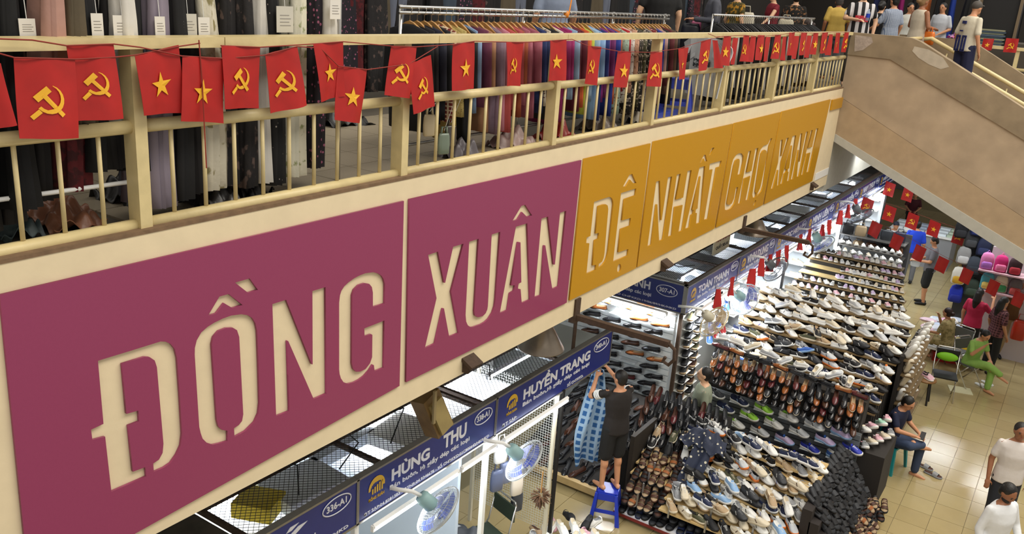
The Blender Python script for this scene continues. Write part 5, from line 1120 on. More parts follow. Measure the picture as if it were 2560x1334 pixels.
bk = [('black', '#1a1b1f', '#2a2b30'), ('navy', '#1c2a5a', '#26367a'), ('grey and white patterned', '#9a9a9a', '#d0d0d0'), ('white and mustard', '#d8d4c8', '#c89a24'), ('royal blue', '#1c32b0', '#16268a'), ('dark green', '#2c3a30', '#3a4a3c'), ('black', '#17181a', '#101012'), ('slate', '#3c4450', '#2e3640'), ('charcoal', '#303236', '#44464a'), ('navy', '#202848', '#2c3660'), ('cream', '#cfc8b4', '#a89c80'), ('black', '#1a1a1c', '#333336')]
pos = [(2400, 575), (2440, 570), (2405, 640), (2392, 690), (2385, 735), (2425, 720), (2425, 540), (2430, 665), (2425, 600), (2455, 620), (2470, 700), (2460, 665)]
for i, ((nm, a_, b_), (u, v)) in enumerate(zip(bk, pos)):
    p = PX(u, v + 18, y=19.22 - .03 * (i % 4)); backpack('%s backpack, %s in the hanging cluster right of the far aisle' % (nm, ordn(i)), p, cloth_m(a_), cloth_m(b_), .2, .95)
t = thing('display_rack', 'dark stand behind the hanging backpacks', 'rack', (2.2, 19.4, G)); MB().bb((2.05, 19.35, G), (3.2, 19.45, Hh(2.2))).obj('panel', mat('#3a3c40', .7), t)
t = thing('display_shelf', 'pink and white shelf of children backpacks at the right', 'shelf', (3.1, 17.2, G))
kb = [('lilac pink', '#e080b8', '#b070c8'), ('hot pink', '#d02878', '#e878a8'), ('dark red', '#3a2028', '#b02a3a'), ('sky blue', '#58b4c8', '#f0d878'), ('cream and green', '#e8dcc8', '#48a068'), ('grey', '#706a70', '#c85a5a')]
for r_ in range(2):
    p0 = PX(2448, 668 + 50 * r_, y=17.2); p1 = PX(2550, 700 + 50 * r_, y=17.2)
    MB().bb((p0.x, 17.05, p0.z - .03), (p1.x + .5, 17.45, p0.z)).obj('shelf', mat('#e0b8c4', .5), t)
    for c in range(3):
        nm, a_, b_ = kb[r_ * 3 + c]; q = p0.lerp(p1, (c + .45) / 3); backpack('%s child backpack on the %s pink shelf' % (nm, ('upper', 'lower')[r_]), (q.x, 17.2, p0.z), cloth_m(a_), cloth_m(b_), .2, .82, 'children backpacks')
MB().bb((2.7, 17.45, G), (4.2, 17.5, Hh(2.3))).obj('back_panel', mat('#c8c0c4', .6), t)
for i in range(16):
    p = PX(2320 + 15 * (i % 6) + rnd.uniform(-6, 6), 800 + 18 * (i // 6), z=G + .35); a_ = ['#e8c8d4', '#d8dce4', '#c8d4e8', '#e4b0c4', '#f0ece8', '#b8c0d0'][i % 6]
    o = MB(); blob(o, (0, 0, 0), (.2, .14, .06), 12, 6); q = o.obj('clothes_pack', mat(a_, .25)); q.location = p; q.rotation_euler = (rnd.uniform(-.2, .2), rnd.uniform(-.2, .2), rnd.uniform(0, 3)); tag(q, '%s folded clothes pack, %s in the pile behind the khaki woman' % (('pink', 'white', 'pale blue', 'rose', 'ivory', 'grey')[i % 6], ordn(i)), 'package', 'clothes packs in plastic')
t = thing('display_table', 'low table under the plastic clothes packs', 'table', (2.4, 16.6, G)); MB().bb((1.95, 16.15, Hh(.25)), (3.0, 17.0, Hh(.29))).obj('top', WHITE, t)
for x in (2.0, 2.95):
    for y in (16.2, 16.95): MB().bb((x - .02, y - .02, G), (x + .02, y + .02, Hh(.25))).obj('leg', STEEL, t)
t = thing('shirt_table', 'far table of pale folded goods under the stair', 'table', (.3, 24.3, G)); MB().bb((-.3, 23.5, Hh(.9)), (1.4, 24.9, Hh(.95))).obj('top', WHITE, t); MB().bb((-.25, 23.55, G), (1.35, 24.8, Hh(.9))).obj('skirt', mat('#8a8c90', .7), t)
for i in range(18):
    o = MB().box((0, 0, 0), (.26, .2, .06)); q = o.obj('folded_shirt', mat(['#d8dce0', '#e8e4dc', '#a8b4c4', '#c8a8a0', '#dfe8ec', '#b8c8b0'][i % 6], .6)); q.location = (-.1 + .28 * (i % 6), 23.7 + .4 * (i // 6), Hh(.98)); tag(q, '%s folded shirt, %s on the far table under the stair' % (('grey', 'cream', 'blue', 'rose', 'white', 'sage')[i % 6], ordn(i)), 'shirt', 'folded shirts on the far table')

# bunting strung over the ground floor aisle
gf = [('s', 2223, 473), ('s', 2269, 486), ('h', 2167, 515), ('s', 2223, 534), ('h', 2280, 553), ('s', 2334, 572), ('h', 2396, 592), ('s', 2460, 615), ('s', 2505, 635)]
for k, (e, u, v) in enumerate(gf):
    y = 19.5 if k > 1 else 22; s_ = 1.0 if k > 1 else .9
    flag([PX(u + a * s_, v + c * s_, y=y) for a, c in ((-8, -24), (19, -13), (9, 23), (-19, 13))], e, 'red flag with %s over the far aisle, %s of the bright string' % ('star' if e == 's' else 'hammer and sickle', ordn(k)), 'flags over the far aisle', (0, -1, 0), .01)
gb = [('s', 2187, 573), ('h', 2241, 604), ('s', 2297, 632), ('h', 2354, 661), ('s', 2415, 689), ('h', 2482, 718), ('s', 2545, 747)]
for k, (e, u, v) in enumerate(gb):
    flag([PX(u + a, v + c, y=15.0) for a, c in ((-6, -23), (20, -10), (5, 24), (-19, 11))], e, 'red flag seen from behind, %s of the nearer aisle string' % ordn(k), 'flags over the near aisle', (0, -1, 0), .01, True)
string([PX(u, v, y=15.0) for u, v in [(2120, 520), (2187, 552), (2260, 588), (2370, 645), (2480, 695), (2600, 750)]], 'thin string over the near aisle', .003)
string([PX(u, v, y=19.5) for u, v in [(2120, 480), (2170, 495), (2240, 515), (2350, 555), (2470, 598), (2560, 630)]], 'thin string over the far aisle', .003)
uf = [(1795, 742), (1828, 712), (1882, 690), (1905, 665), (1925, 655), (1945, 645), (1968, 632), (2000, 605), (2022, 592), (2055, 580), (2075, 568), (2100, 545), (2120, 530), (2140, 515)]
for k, (u, v) in enumerate(uf):
    c = PX(u, v - 18, x=-.32); dy = .07 + .03 * (k % 3); 
    flag([c + Vector((0, -dy, .02)), c + Vector((.02, dy, 0)), c + Vector((.05, dy * .6, -.3)), c + Vector((.03, -dy * 1.4, -.28))], 's' if k % 3 == 1 else None, 'red flag hanging limp under the blue boards, %s along the row' % ordn(k), 'flags under the blue boards', (1, 0, 0), .03)
string([PX(u, v - 18, x=-.32) for u, v in uf], 'string of the limp flags under the blue boards', .003)

# inside the near stalls -------------------------------------------------
t = thing('wire_grid', 'white wire grid panel closing the HUYỀN TRANG stall', 'panel', (-1.2, 5.62, G)); m = MB()
y0 = 5.62
for k in range(34): x = -1.75 + .034 * k; m.tube([(x, y0, Hh(.35)), (x, y0, Hh(2.25))], .0028, 4, cap=False)
for k in range(56): z = Hh(.35 + .034 * k); m.tube([(-1.75, y0, z), (-.62, y0, z)], .0028, 4, cap=False)
o = m.obj('wires', mat('#c9ccc8', .4, .3), t); o['kind'] = 'stuff'
for x in (-1.75, -.62): MB().bb((x - .02, y0 - .02, G), (x + .02, y0 + .02, Hh(2.3))).obj('post', mat('#d8d2bc', .4), t)
MB().bb((-.60, 5.66, G), (-.56, 5.7, Hh(2.25))).obj('black_post', BLACKM, t)
t = thing('feather_duster', 'brown feather duster hanging on the wire grid', 'duster', PX(1352, 1235, x=-.52)); c = wpos(t); m = MB()
r2 = random.Random(5)
for k in range(130):
    a = r2.uniform(0, 2 * PI); el = r2.uniform(-1.2, .9); d = Vector((math.cos(a) * math.cos(el), math.sin(a) * math.cos(el), math.sin(el))); st_ = d * .03; e_ = d * r2.uniform(.11, .15); e_.z -= .05
    sd = d.cross(Vector((0, 0, 1))).normalized() * .012; m.add([c + st_, c + e_ * .7 + sd, c + e_, c + e_ * .7 - sd], [(0, 1, 2, 3)])
o = m.obj('feathers', mat('#5a3c22', .7, noise=.5, nscale=40), t); o['kind'] = 'stuff'
MB().tube([c + Vector((0, 0, .02)), c + Vector((0, 0, .3))], .008, 6).obj('handle', WOOD, t)
for i, (u, v, a_, lab) in enumerate([(1225, 1105, '#d8d4c0', 'cream'), (1250, 1130, '#e8eaec', 'white'), (1290, 1210, '#e6ddd0', 'ivory'), (1240, 1200, '#5a6480', 'slate blue'), (1262, 1180, '#7a86a8', 'blue grey'), (1215, 1080, '#c8b48a', 'tan'), (1290, 1250, '#3a3f4a', 'charcoal')]):
    p = PX(u, v + 25, x=-.7 - .03 * i); bag('%s clear-wrapped slipper bag, %s hanging before the wire grid' % (lab, ordn(i)), p, mat(a_, .3), .16, .26, .07, 1.2, 'slipper_bag', 'bag', True, 'bags hanging in the stall')
p = PX(1285, 1320, z=Hh(.5)); folding_chair('dark green folding chair inside the HUYỀN TRANG stall', Vector((-1.05, 4.95, 0)), rot(-.3, -.9), mat('#2c3a2c', .6))
crump(8, (-1.0, 4.55, Hh(.5)), .36, .3, .2, cloth_m('#4a4e54'), 'grey clothes heaped inside the HUYỀN TRANG stall', 'clothes_heap')
tag(MB().bb((-1.6, 4.3, G), (-.72, 4.85, Hh(.5))).obj('storage_box', mat('#b8bcc0', .5)), 'pale storage box under the heap of grey clothes', 'box')
for i, (y, x) in enumerate([(4.2, -.62), (2.25, -.62), (9.33, -.66)]):
    tag(MB().bb((x - .025, y - .025, G), (x + .025, y + .025, -2.72)).obj('stall_post', [mat('#d8d8d4', .4), RUST][i > 1]), 'slim upright post at the %s stall corner' % ('338-A1 right', '338-A1 left', '307-A1')[i], 'post')
t = thing('price_card', 'orange SẢN PHẨM card on the white wall above the loafers', 'sign', (-1.2, 9.3, Hh(2.18)))
MB().box((-1.25, 9.31, Hh(2.2)), (.3, .012, .1)).obj('card', mat('#e0622c', .5), t); text('lettering', 'SẢN PHẨM', t, (-1.4, 9.303, Hh(2.15)), (1, 0, 0), (0, 0, 1), (.04, .26, .03, .075), WHITEP, .03)
t = thing('price_card', 'small white notice on the sneaker rack by the chairs', 'sign', (2.3, 12.4, Hh(1.5))); c = PX(2304, 845, y=12.3)
MB().box(c, (.22, .012, .15), Matrix.Rotation(.1, 3, 'Y')).obj('card', mat('#d0d4d8', .5), t)
# ---------------------------------------------------------------- mezzanine: clothes behind the railing
MZ = -.05
def garment_mesh(name, L, wt, wb, th, pl, seed, amp=.5):
    r2 = random.Random(seed); ph = r2.uniform(0, 6); n = 34; rings = []
    prof = [(0, .05, .35), (.02, .10, .5), (.055, wt, .75)] + [(.055 + (1 - .055) * q, wt + (wb - wt) * q, 1) for q in (.12, .3, .5, .7, .85, 1)]
    for t, hw, k in prof:
        ring = []
        for i in range(n):
            a = 2 * PI * i / n; f = 1 + amp * (.3 + .7 * t) * math.sin(pl * a + ph + 1.5 * t) * (1 if t > .05 else 0)
            ring.append((hw * math.cos(a) * (1 + (.03 + .06 * t) * math.sin((pl + 3) * a + ph)), th * k * (1 + .5 * t) * math.sin(a) * f + .012 * math.sin(4 * t + ph), -t * L))
        rings.append(ring)
    return MB().loft(rings).mesh(name, WHITE, True)
DRS = [garment_mesh('dress', 1.0, .19, .20 + .03 * (i % 2), .036, 9 + 2 * i, i) for i in range(4)]
SHM = [garment_mesh('shirt', 1.0, .20, .19, .026, 7 + 2 * i, 10 + i, .22) for i in range(4)]
def sleeve_mesh(seed):
    r2 = random.Random(seed); rings = []
    for t in (0, .25, .5, .75, 1): rings.append([(.035 * t + (.05 - .008 * t) * math.cos(a), .022 * math.sin(a) * (1 + .2 * math.sin(3 * a + seed)) , -.04 - .36 * t) for a in [2 * PI * k / 10 for k in range(10)]])
    return MB().loft(rings).mesh('sleeve', WHITE, True)
SLV = [sleeve_mesh(i) for i in range(2)]
FLO = dict(black=cloth_m('#121214'), black2=cloth_m('#1a1717'), burg=mat('#5a1018', .8, hex2='#3a080e', pat='blot', pscale=26, thr=.5, bump=.3), pink=cloth_m('#b0877a'), olive=cloth_m('#5a4f3c'), white=cloth_m('#d8d4cc', .06), lilac=cloth_m('#8c8290'), slate=cloth_m('#6a7080'),
 wflo=mat('#cfc8b4', .8, hex2='#8a8058', pat='blot', pscale=22, thr=.58, bump=.3), dflo=mat('#1a1718', .8, hex2='#5a4a44', pat='blot', pscale=24, thr=.58, bump=.3), bdot=mat('#121214', .8, hex2='#b8b0a8', pat='dots', pscale=34, thr=.22), gflo=mat('#d4d0bc', .8, hex2='#8a9060', pat='blot', pscale=28, thr=.6, bump=.3), pflo=mat('#1c1620', .8, hex2='#a05a78', pat='dots', pscale=42, thr=.45), denim=cloth_m('#3c4a58'))
CN = dict(black='black', black2='black', burg='burgundy lace', pink='dusty pink', olive='olive brown', white='white', lilac='lilac pleated', slate='slate grey', wflo='cream floral', dflo='dark floral', bdot='black dotted', gflo='cream leaf-print', pflo='purple floral', denim='denim')
left = [(-60, 600, 'black', -.36), (-10, 590, 'black', -.34), (40, 560, 'black2', -.4), (90, 520, 'black', -.33), (135, 500, 'black2', -.42), (172, 300, 'pink', -.27), (205, 478, 'burg', -.36), (222, 330, 'olive', -.28), (258, 430, 'black', -.33), (300, 420, 'black2', -.38), (335, 330, 'white', -.3), (372, 425, 'black', -.36), (402, 500, 'slate', -.4), (432, 515, 'lilac', -.33), (478, 500, 'black', -.3), (512, 480, 'black2', -.38), (548, 475, 'wflo', -.33), (590, 460, 'dflo', -.4), (628, 470, 'dflo', -.36), (668, 455, 'white', -.38), (706, 462, 'bdot', -.34), (757, 438, 'gflo', -.36), (800, 420, 'pflo', -.4), (770, 330, 'denim', -.5), (836, 165, 'white', -.36)]
for i, (u, v, c, x) in enumerate(left):
    p = PX(u, v, x=x + .17); top = 1.62; L = max(.4, top - max(p.z, .0)); kx = .85
    o = inst('dress', DRS[i % 4], None, (x, p.y, top), (0, 0, rnd.uniform(-.25, .1)), (kx, 1.55 if c not in ('lilac', 'gflo', 'burg', 'wflo') else 1.9, L), [FLO[c]])
    tag(o, '%s dress hanging behind the left railing, %s along the rack' % (CN[c], ordn(i)), 'dress', 'dresses on the left rack')
t = thing('garment_rack', 'steel garment rack behind the left railing bay', 'rack', (-.36, .6, MZ))
MB().tube([(-.36, -1.6, 1.66), (-.36, 1.75, 1.66)], .016, 8).obj('bar', CHROME, t, True)
for y in (-1.6, 1.75): MB().tube([(-.36, y, MZ), (-.36, y, 1.66)], .015, 8).obj('post', CHROME, t, True)
MB().tube([(-.2, -.9, .22), (-.2, .45, .2)], .012, 6).obj('lower_bar', WHITE, t, True)
for i in range(24):
    y = -1.6 + .165 * i; o = inst('dress', DRS[i % 4], None, (-1.75, y, 1.7), (0, 0, rnd.uniform(-.3, .3)), (1.1, 2.2, 1.45 + .15 * (i % 3)), [FLO[('black', 'black2', 'black', 'dflo')[i % 4]]])
    tag(o, 'dark dress on the inner rack at the left, %s along it' % ordn(i), 'dress', 'dark dresses on the inner rack')
for i in range(56):
    y = 2.4 + .24 * i; c = ('black', 'black2', 'denim', 'dflo', 'slate', 'black', 'burg', 'olive', 'black2', 'pflo')[(i * 7) % 10]; x = -3.0 if i > 9 else -2.6
    o = inst('dress', DRS[i % 4], None, (x, y, 1.85), (0, 0, 1.57 + rnd.uniform(-.4, .4)), (1.2, 1.6, 1.7), [FLO[c]]); tag(o, '%s garment on the far wall rack, %s from the left' % (CN[c], ordn(i)), 'garment', 'garments on the far wall')
# paper tags
for i, (u, v, w_, h_, foil) in enumerate([(68, 68, 46, 44, 0), (130, 48, 56, 78, 0), (243, 62, 34, 58, 0), (306, 66, 50, 56, 0), (400, 66, 28, 50, 0), (470, 62, 46, 56, 1), (510, 67, 30, 48, 0), (712, 48, 42, 66, 1), (838, 22, 26, 52, 0)]):
    a_, b_ = PX(u - w_ / 2, v - h_ / 2, x=-.15), PX(u + w_ / 2, v + h_ / 2, x=-.15)
    t = thing('price_tag', '%s tag hanging on the dresses above the rail, %s from left' % (('white paper', 'clear foil')[foil], ordn(i)), 'tag', ((-.15), (a_.y + b_.y) / 2, b_.z), group='paper tags on the dresses')
    MB().bb((-.152, a_.y, b_.z), (-.149, b_.y, a_.z)).obj('card', mat('#dcd8d0', .5) if not foil else mat('#d4d0c4', .12, alpha=.8), t)
    m = MB(); H_ = a_.z - b_.z; W_ = b_.y - a_.y
    for q in range(4): m.bb((-.149, a_.y + W_ * .2, b_.z + H_ * (.25 + .13 * q)), (-.148, a_.y + W_ * (.85 - .1 * (q % 2)), b_.z + H_ * (.28 + .13 * q)))
    o = m.obj('print', mat('#8a8680', .7), t); o['kind'] = 'stuff'
    MB().tube([(-.15, (a_.y + b_.y) / 2, a_.z), (-.16, (a_.y + b_.y) / 2, a_.z + .12)], .002, 4).obj('cord', WHITE, t)
# plastic-wrapped piles on the floor
for i, (u, v, c, rx, ry, h, lab) in enumerate([(150, 545, '#9c6a50', .22, .16, .09, 'salmon pink clothes in clear plastic on the floor at the left'), (20, 570, '#5a6a6c', .16, .12, .1, 'grey plastic parcel at the lower left behind the railing'), (330, 490, '#2a2826', .2, .14, .12, 'dark clothes in plastic beside the first post'), (540, 505, '#3a3838', .2, .12, .07, 'dark folded clothes under the cream floral dress'), (620, 480, '#2a2a2e', .14, .1, .09, 'black and white scarf bundle under the floral dresses'), (830, 300, '#1f1d1c', .3, .22, .14, 'dark bag pile in front of the inner rack'), (1190, 395, '#6a6468', .16, .14, .12, 'foil-wrapped parcel behind the second post'), (1290, 365, '#a8908a', .22, .16, .12, 'pale wrapped clothes pile under the coloured shirts'), (1400, 345, '#8a2a24', .18, .14, .14, 'red and cream scarf pile at the third post'), (1500, 320, '#6a5c50', .2, .14, .1, 'brown clothes pile under the patterned shirts'), (1590, 300, '#d0c8b8', .16, .12, .14, 'cream and black shirt pile beside the fourth post')]):
    p = PX(u, v, z=MZ + .02); p.x = min(p.x, -.34); crump(20 + i, (p.x, p.y, MZ + .02), rx, ry, h, mat(c, .35, noise=.3, nscale=9, bump=.3), lab, 'clothes_pile')
for i, (u, v) in enumerate([(1072, 320), (1108, 365), (1125, 345)]):
    p = PX(u, v + 20, x=-.2); bag('small foil-wrapped packet, %s hanging behind the second bay' % ordn(i), p, mat(['#b8a888', '#7a8878', '#4a4440'][i], .15), .1, .16, .03, 1.2, 'foil_packet', 'packet', True, 'foil packets'); t_ = [o for o in bpy.data.objects if o.name.startswith('foil_packet')][-1]; MB().tube([p + Vector((0, 0, .18)), (-.10, p.y, .52)], .002, 4).obj('cord', WHITE, t_)
# rack of coloured shirts on wooden hangers
def hanger_mesh(m_w):
    pts = [(-.2, -.11), (-.17, -.085), (-.1, -.045), (-.04, -.012), (0, 0), (.04, -.012), (.1, -.045), (.17, -.085), (.2, -.11)]
    rings = [[(x, -.009, z), (x, .009, z), (x, .008, z - .03), (x, -.008, z - .03)] for x, z in pts]; body = MB().loft(rings).mesh('coat_hanger', m_w, False)
    hk = MB().tube([(0, 0, -.01), (0, 0, .045), (.012, 0, .06), (.02, 0, .08), (.01, 0, .1), (-.012, 0, .098), (-.02, 0, .085)], .0028, 5).mesh('hook', CHROME, True)
    return body, hk
HGW = hanger_mesh(WOOD); HGB = hanger_mesh(mat('#141416', .35))
t = thing('garment_rack', 'chrome garment rack of coloured shirts on wooden hangers', 'rack', (-.5, 4.9, MZ))
for z in (1.105, 1.065): MB().tube([(-.5, 2.5, z), (-.5, 7.22, z)], .013, 8).obj('bar', CHROME, t, True)
for y in (2.55, 4.2, 5.9, 7.18): MB().tube([(-.53, y, MZ), (-.53, y, 1.12)], .014, 8).obj('post', CHROME, t, True)
MB().tube([(-.5, 2.55, .08), (-.5, 7.18, .08)], .012, 6).obj('lower_bar', STEEL, t, True)
SC = [('black', '#121216'), ('black', '#15151a'), ('navy', '#1a1c2e'), ('black', '#101014'), ('plaid red', '#7a2a24'), ('mustard dotted', '#b09a5a'), ('mustard dotted', '#b8a464'), ('black', '#16161a'), ('sky blue', '#8098b8'), ('plum', '#6a3048'), ('tan', '#a87a58'), ('mauve', '#7a6474'), ('mauve', '#846a78'), ('pink', '#c88090'), ('coral', '#b8504c'), ('coral', '#a8484a'), ('rust', '#a05030'), ('dusty pink', '#a86070'), ('dusty pink', '#a05868'), ('navy', '#1c2a5c'), ('navy', '#182450'), ('cream floral', '#c8bca8'), ('black', '#18181c'), ('cream', '#c8c0b0'), ('magenta', '#8a1c5a'), ('magenta', '#961e60'), ('light denim', '#8aa4c0'), ('maroon', '#5a1c2c'), ('maroon', '#641e2e'), ('orange', '#c85a2c'), ('lime', '#b0b840'), ('light denim', '#90aac4'), ('sky blue', '#86a8d0'), ('navy', '#1c2c6c'), ('purple', '#7a2070'), ('violet', '#6c2460'), ('royal blue', '#20358a'), ('rust', '#b05834'), ('mint print', '#98b0a0'), ('red', '#a81c24'), ('white print', '#d0ccc4'), ('peach print', '#c89a80'), ('dark print', '#2c2826'), ('dark print', '#3a342c'), ('olive print', '#4c4a34'), ('black print', '#1e1c1c'), ('grey print', '#8a8480'), ('red print', '#7a2024'), ('dotted black', '#17171a'), ('blue', '#26348c'), ('striped pink', '#b08a84'), ('black', '#141416'), ('dark red', '#5a1c22'), ('brown', '#5c4030'), ('black', '#18171a')]
for i, (nm, c) in enumerate(SC):
    y = 2.62 + .0835 * i; yw = rnd.uniform(-.35, -.05); L = rnd.uniform(.62, .92)
    if 'print' in nm or 'floral' in nm: m_ = mat(c, .8, hex2='#c8b8a8' if int(c[1:3], 16) < 130 else '#6a4a40', pat='blot', pscale=30, thr=.56, bump=.3)
    elif 'dotted' in nm: m_ = mat(c, .8, hex2='#e0dccf' if 'black' in nm else '#4a4028', pat='dots', pscale=45, thr=.3)
    elif 'plaid' in nm: m_ = mat(c, .8, hex2='#d8c0a0', pat='check', pscale=7, thr=.7)
    else: m_ = cloth_m(c)
    h = inst('coat_hanger', HGW[0], None, (-.5, y, 1.01), (0, 0, yw)); tag(h, 'wooden coat hanger on the chrome rack, %s from the left' % ordn(i), 'hanger', 'wooden hangers on the chrome rack'); inst('hook', HGW[1], h)
    s_ = inst('shirt', SHM[i % 4], None, (-.5, y, .985), (0, 0, yw), (1.0, 1.15, L), [m_]); tag(s_, '%s shirt on a wooden hanger, %s from the left on the chrome rack' % (nm, ordn(i)), 'shirt', 'shirts on the chrome rack')
    for sg in (1, -1): inst('sleeve', SLV[i % 2], s_, (sg * .19, 0, -.06 / L), (0, 0, 0 if sg > 0 else PI), (1, 1.1, 1.15 / L), [m_])
# second rack: black hangers with trousers
t = thing('garment_rack', 'chrome garment rack of black and white trousers on black hangers', 'rack', (-.5, 10.6, MZ))
MB().tube([(-.5, 8.6, 1.13), (-.5, 13.2, 1.13)], .014, 8).obj('bar', CHROME, t, True)
for y in (8.65, 10.9, 13.15): MB().tube([(-.53, y, MZ), (-.53, y, 1.14)], .014, 8).obj('post', CHROME, t, True)
PC = [('black', '#101012'), ('black', '#151518'), ('white', '#cfcac4'), ('black', '#121214'), ('charcoal', '#2a2a2e'), ('beige', '#b0a294'), ('black', '#0f0f12'), ('white', '#d4d0cc'), ('black', '#141416'), ('olive', '#3e4030'), ('brown', '#3a2a22')]
for i in range(56):
    nm, c = PC[(i * 4 + i // 7) % 11]; y = 8.7 + .08 * i; yw = rnd.uniform(-.3, .1)
    h = inst('coat_hanger', HGB[0], None, (-.5, y, 1.03), (0, 0, yw)); tag(h, 'black coat hanger on the second rack, %s from the left' % ordn(i), 'hanger', 'black hangers on the second rack'); inst('hook', HGB[1], h)
    s_ = inst('trousers', DRS[i % 4], None, (-.5, y, 1.0), (0, 0, yw), (.72, .8, rnd.uniform(.78, 1.0)), [cloth_m(c)]); tag(s_, '%s trousers on a black hanger, %s from the left' % (nm, ordn(i)), 'trousers', 'trousers on the second rack')
# white T-shirts hung at the end of the first rack, a blue stool and cases
for i, (u, x) in enumerate([(1748, -.42), (1772, -.28)]):
    y = PX(u, 180, x=x).y; t = thing('t_shirt', 'white T-shirt with dark print hanging between the two racks, %s one' % ('back', 'front')[i], 't-shirt', (x, y, .9), -.5, 'white T-shirts between the racks')
    w_ = cloth_m('#d6d8da', .05)
    inst('body', MB().sheet(lambda a, v: Vector(((a - .5) * (.5 - .03 * v), .03 * math.sin(a * 7 + v * 3), -.03 - .72 * v - .05 * abs(a - .5) * (1 - v))), 12, 10, .01, (0, 1, 0)).mesh('body', w_, True), t)
    for sg in (-1, 1): inst('sleeve', MB().sheet(lambda a, v: Vector((sg * (.23 + .14 * v), .02 * math.sin(5 * a), -.05 - .08 * v - .2 * a)), 4, 4, .01, (0, 1, 0)).mesh('sleeve', w_, True), t)
    inst('print', MB().bb((-.09, -.045, -.40), (.05, -.042, -.30)).mesh('print', mat('#3c4044', .7, hex2='#c0c4c8', pat='blot', pscale=30, thr=.55)), t)
p = PX(1690, 265, x=-.32); stool('blue plastic stool behind the railing below the white shirts', (p.x, p.y, MZ), mat('#3648b8', .35), .46)
tag(MB().bb((-.6, 6.6, MZ), (-.25, 7.3, MZ + .1)).obj('plastic_tray', mat('#2c44a8', .4)), 'flat blue plastic tray on the floor beside the blue stool', 'tray')
# orange ribbon on the rack
t = thing('ribbon', 'orange ribbon tied to the chrome rack bar', 'ribbon', PX(1416, 36, x=-.5)); c = wpos(t)
m = MB(); blob(m, c, (.025, .03, .035), 10, 6); m.obj('knot', mat('#e88a20', .5), t, True); MB().sheet(lambda a, v: c + Vector((.02, .03 * v + .02 * a, .14 * v)), 1, 4, .003, (1, 0, 0)).obj('tail', mat('#e88a20', .5), t)

# people on the mezzanine ----------------------------------------------
def mz(u, x, y=None): p = PX(u, 40, x=x) if y is None else PX(u, 40, y=y); return Vector((p.x, p.y, MZ))
FLW = mat('#4a4420', .85, hex2='#c08a28', pat='blot', pscale=16, thr=.54); FLB = mat('#17130f', .85, hex2='#a07048', pat='blot', pscale=18, thr=.57)
person('person in light blue shirt behind the wooden hangers', mz(1385, -1.15), rot(-.8, .5), 1.64, STAND, SKIN, cloth_m('#8a96ac'), BLK, .7, 1, vox=.016)
person('person in black T-shirt with bare arm behind the rack end', mz(1650, -1.05), rot(-.6, .8), 1.74, dict(STAND, el=(-.27, -.02, 1.14), wl=(-.27, .04, .92)), SKINL, BLK, BLK, .6, 1, body_sc=1.15, vox=.016)
person('shopper in grey jacket carrying plastic bags', mz(1782, -1.3), rot(-.8, -.4), 1.62, dict(STAND, wl=(-.12, .3, 1.12), wr=(.1, .3, 1.12)), SKIN, cloth_m('#4c4e58'), BLK, 1.9, 1, vox=.016)
p = mz(1752, -1.2); p = mz(1782, -1.3) + Vector((-.27, -.13, 0)); bag('striped black plastic bag held by the shopper in grey', p + Vector((0, 0, .62)), mat('#1c1e2a', .3), .3, .38, .14, .3); bag('pink plastic bag held by the shopper in grey', p + Vector((.06, .04, .78)), mat('#c86a90', .3), .16, .26, .1, .3)
person('woman in yellow floral dress with a cream bag', mz(1838, -1.7), rot(.5, .8), 1.6, STAND, SKINL, FLW, None, .4, 1, dress=FLW, hair='bun', female=True, vox=.016)
bag('cream canvas bag beside the floral dress', mz(1862, -1.62) + Vector((0, 0, .86)), mat('#cfc8b4', .7), .34, .34, .12, .3)
person('person in crimson top reaching over the racks', mz(1930, -1.9), rot(-.5, -.5), 1.62, dict(STAND, el=(-.28, .15, 1.2), wl=(-.35, .35, 1.05)), SKINL, cloth_m('#7a1424'), BLK, .3, 1, vox=.016)
person('woman in black floral blouse with a cream shoulder bag', mz(1985, -1.5), rot(-.3, .9), 1.62, STAND, SKINL, FLB, BLK, .55, 1, hair='bun', female=True, vox=.016)
bag('cream shoulder bag on the woman in black floral', mz(1968, -1.4) + Vector((0, 0, .85)), mat('#d0c8b0', .6), .28, .26, .1, .3)
p = PX(2037, 62, x=-.75); person('woman with dark hair bun sitting behind the railing', (p.x, p.y, p.z - 1.1), rot(-.75, .1), 1.6, SIT, SKINL, cloth_m('#2a2420'), BLK, .7, 1, hair='bun', hairm=mat('#2a1814', .5), female=True, vox=.014)
p = PX(2098, 22, y=15.4); person('man in yellow shirt bent over seen from behind', (p.x, p.y, p.z - 1.33), rot(-.4, .9), 1.62, dict(STAND, head=(0, .12, 1.52), neck=(0, .06, 1.42)), SKIND, cloth_m('#c8a850'), GRY, .7, 1, hairm=mat('#3a3634', .6), vox=.016)
STRJ = mat('#141014', .75, hex2='#d8d4d4', pat='strx', pscale=2.7, thr=.5)
p = mz(2152, 0, 15.0); jm = person('man in black and white striped jersey at the stair head', p, rot(.4, -.9), 1.78, dict(STAND, el=(-.27, -.02, 1.14), wr=(.1, .3, 1.15), er=(.27, .05, 1.16)), SKINL, STRJ, cloth_m('#4a443c'), .6, 1, vox=.015)
inst('chest_print', MB().sheet(lambda a, v: Vector(((a - .5) * .22, .145 - .12 * (a - .5) ** 2, 1.22 - .1 * v)), 6, 2, .004, (0, 1, 0)).mesh('chest_print', mat('#c02a38', .6, hex2='#e8e0e0', pat='blot', pscale=30, thr=.6)), jm)
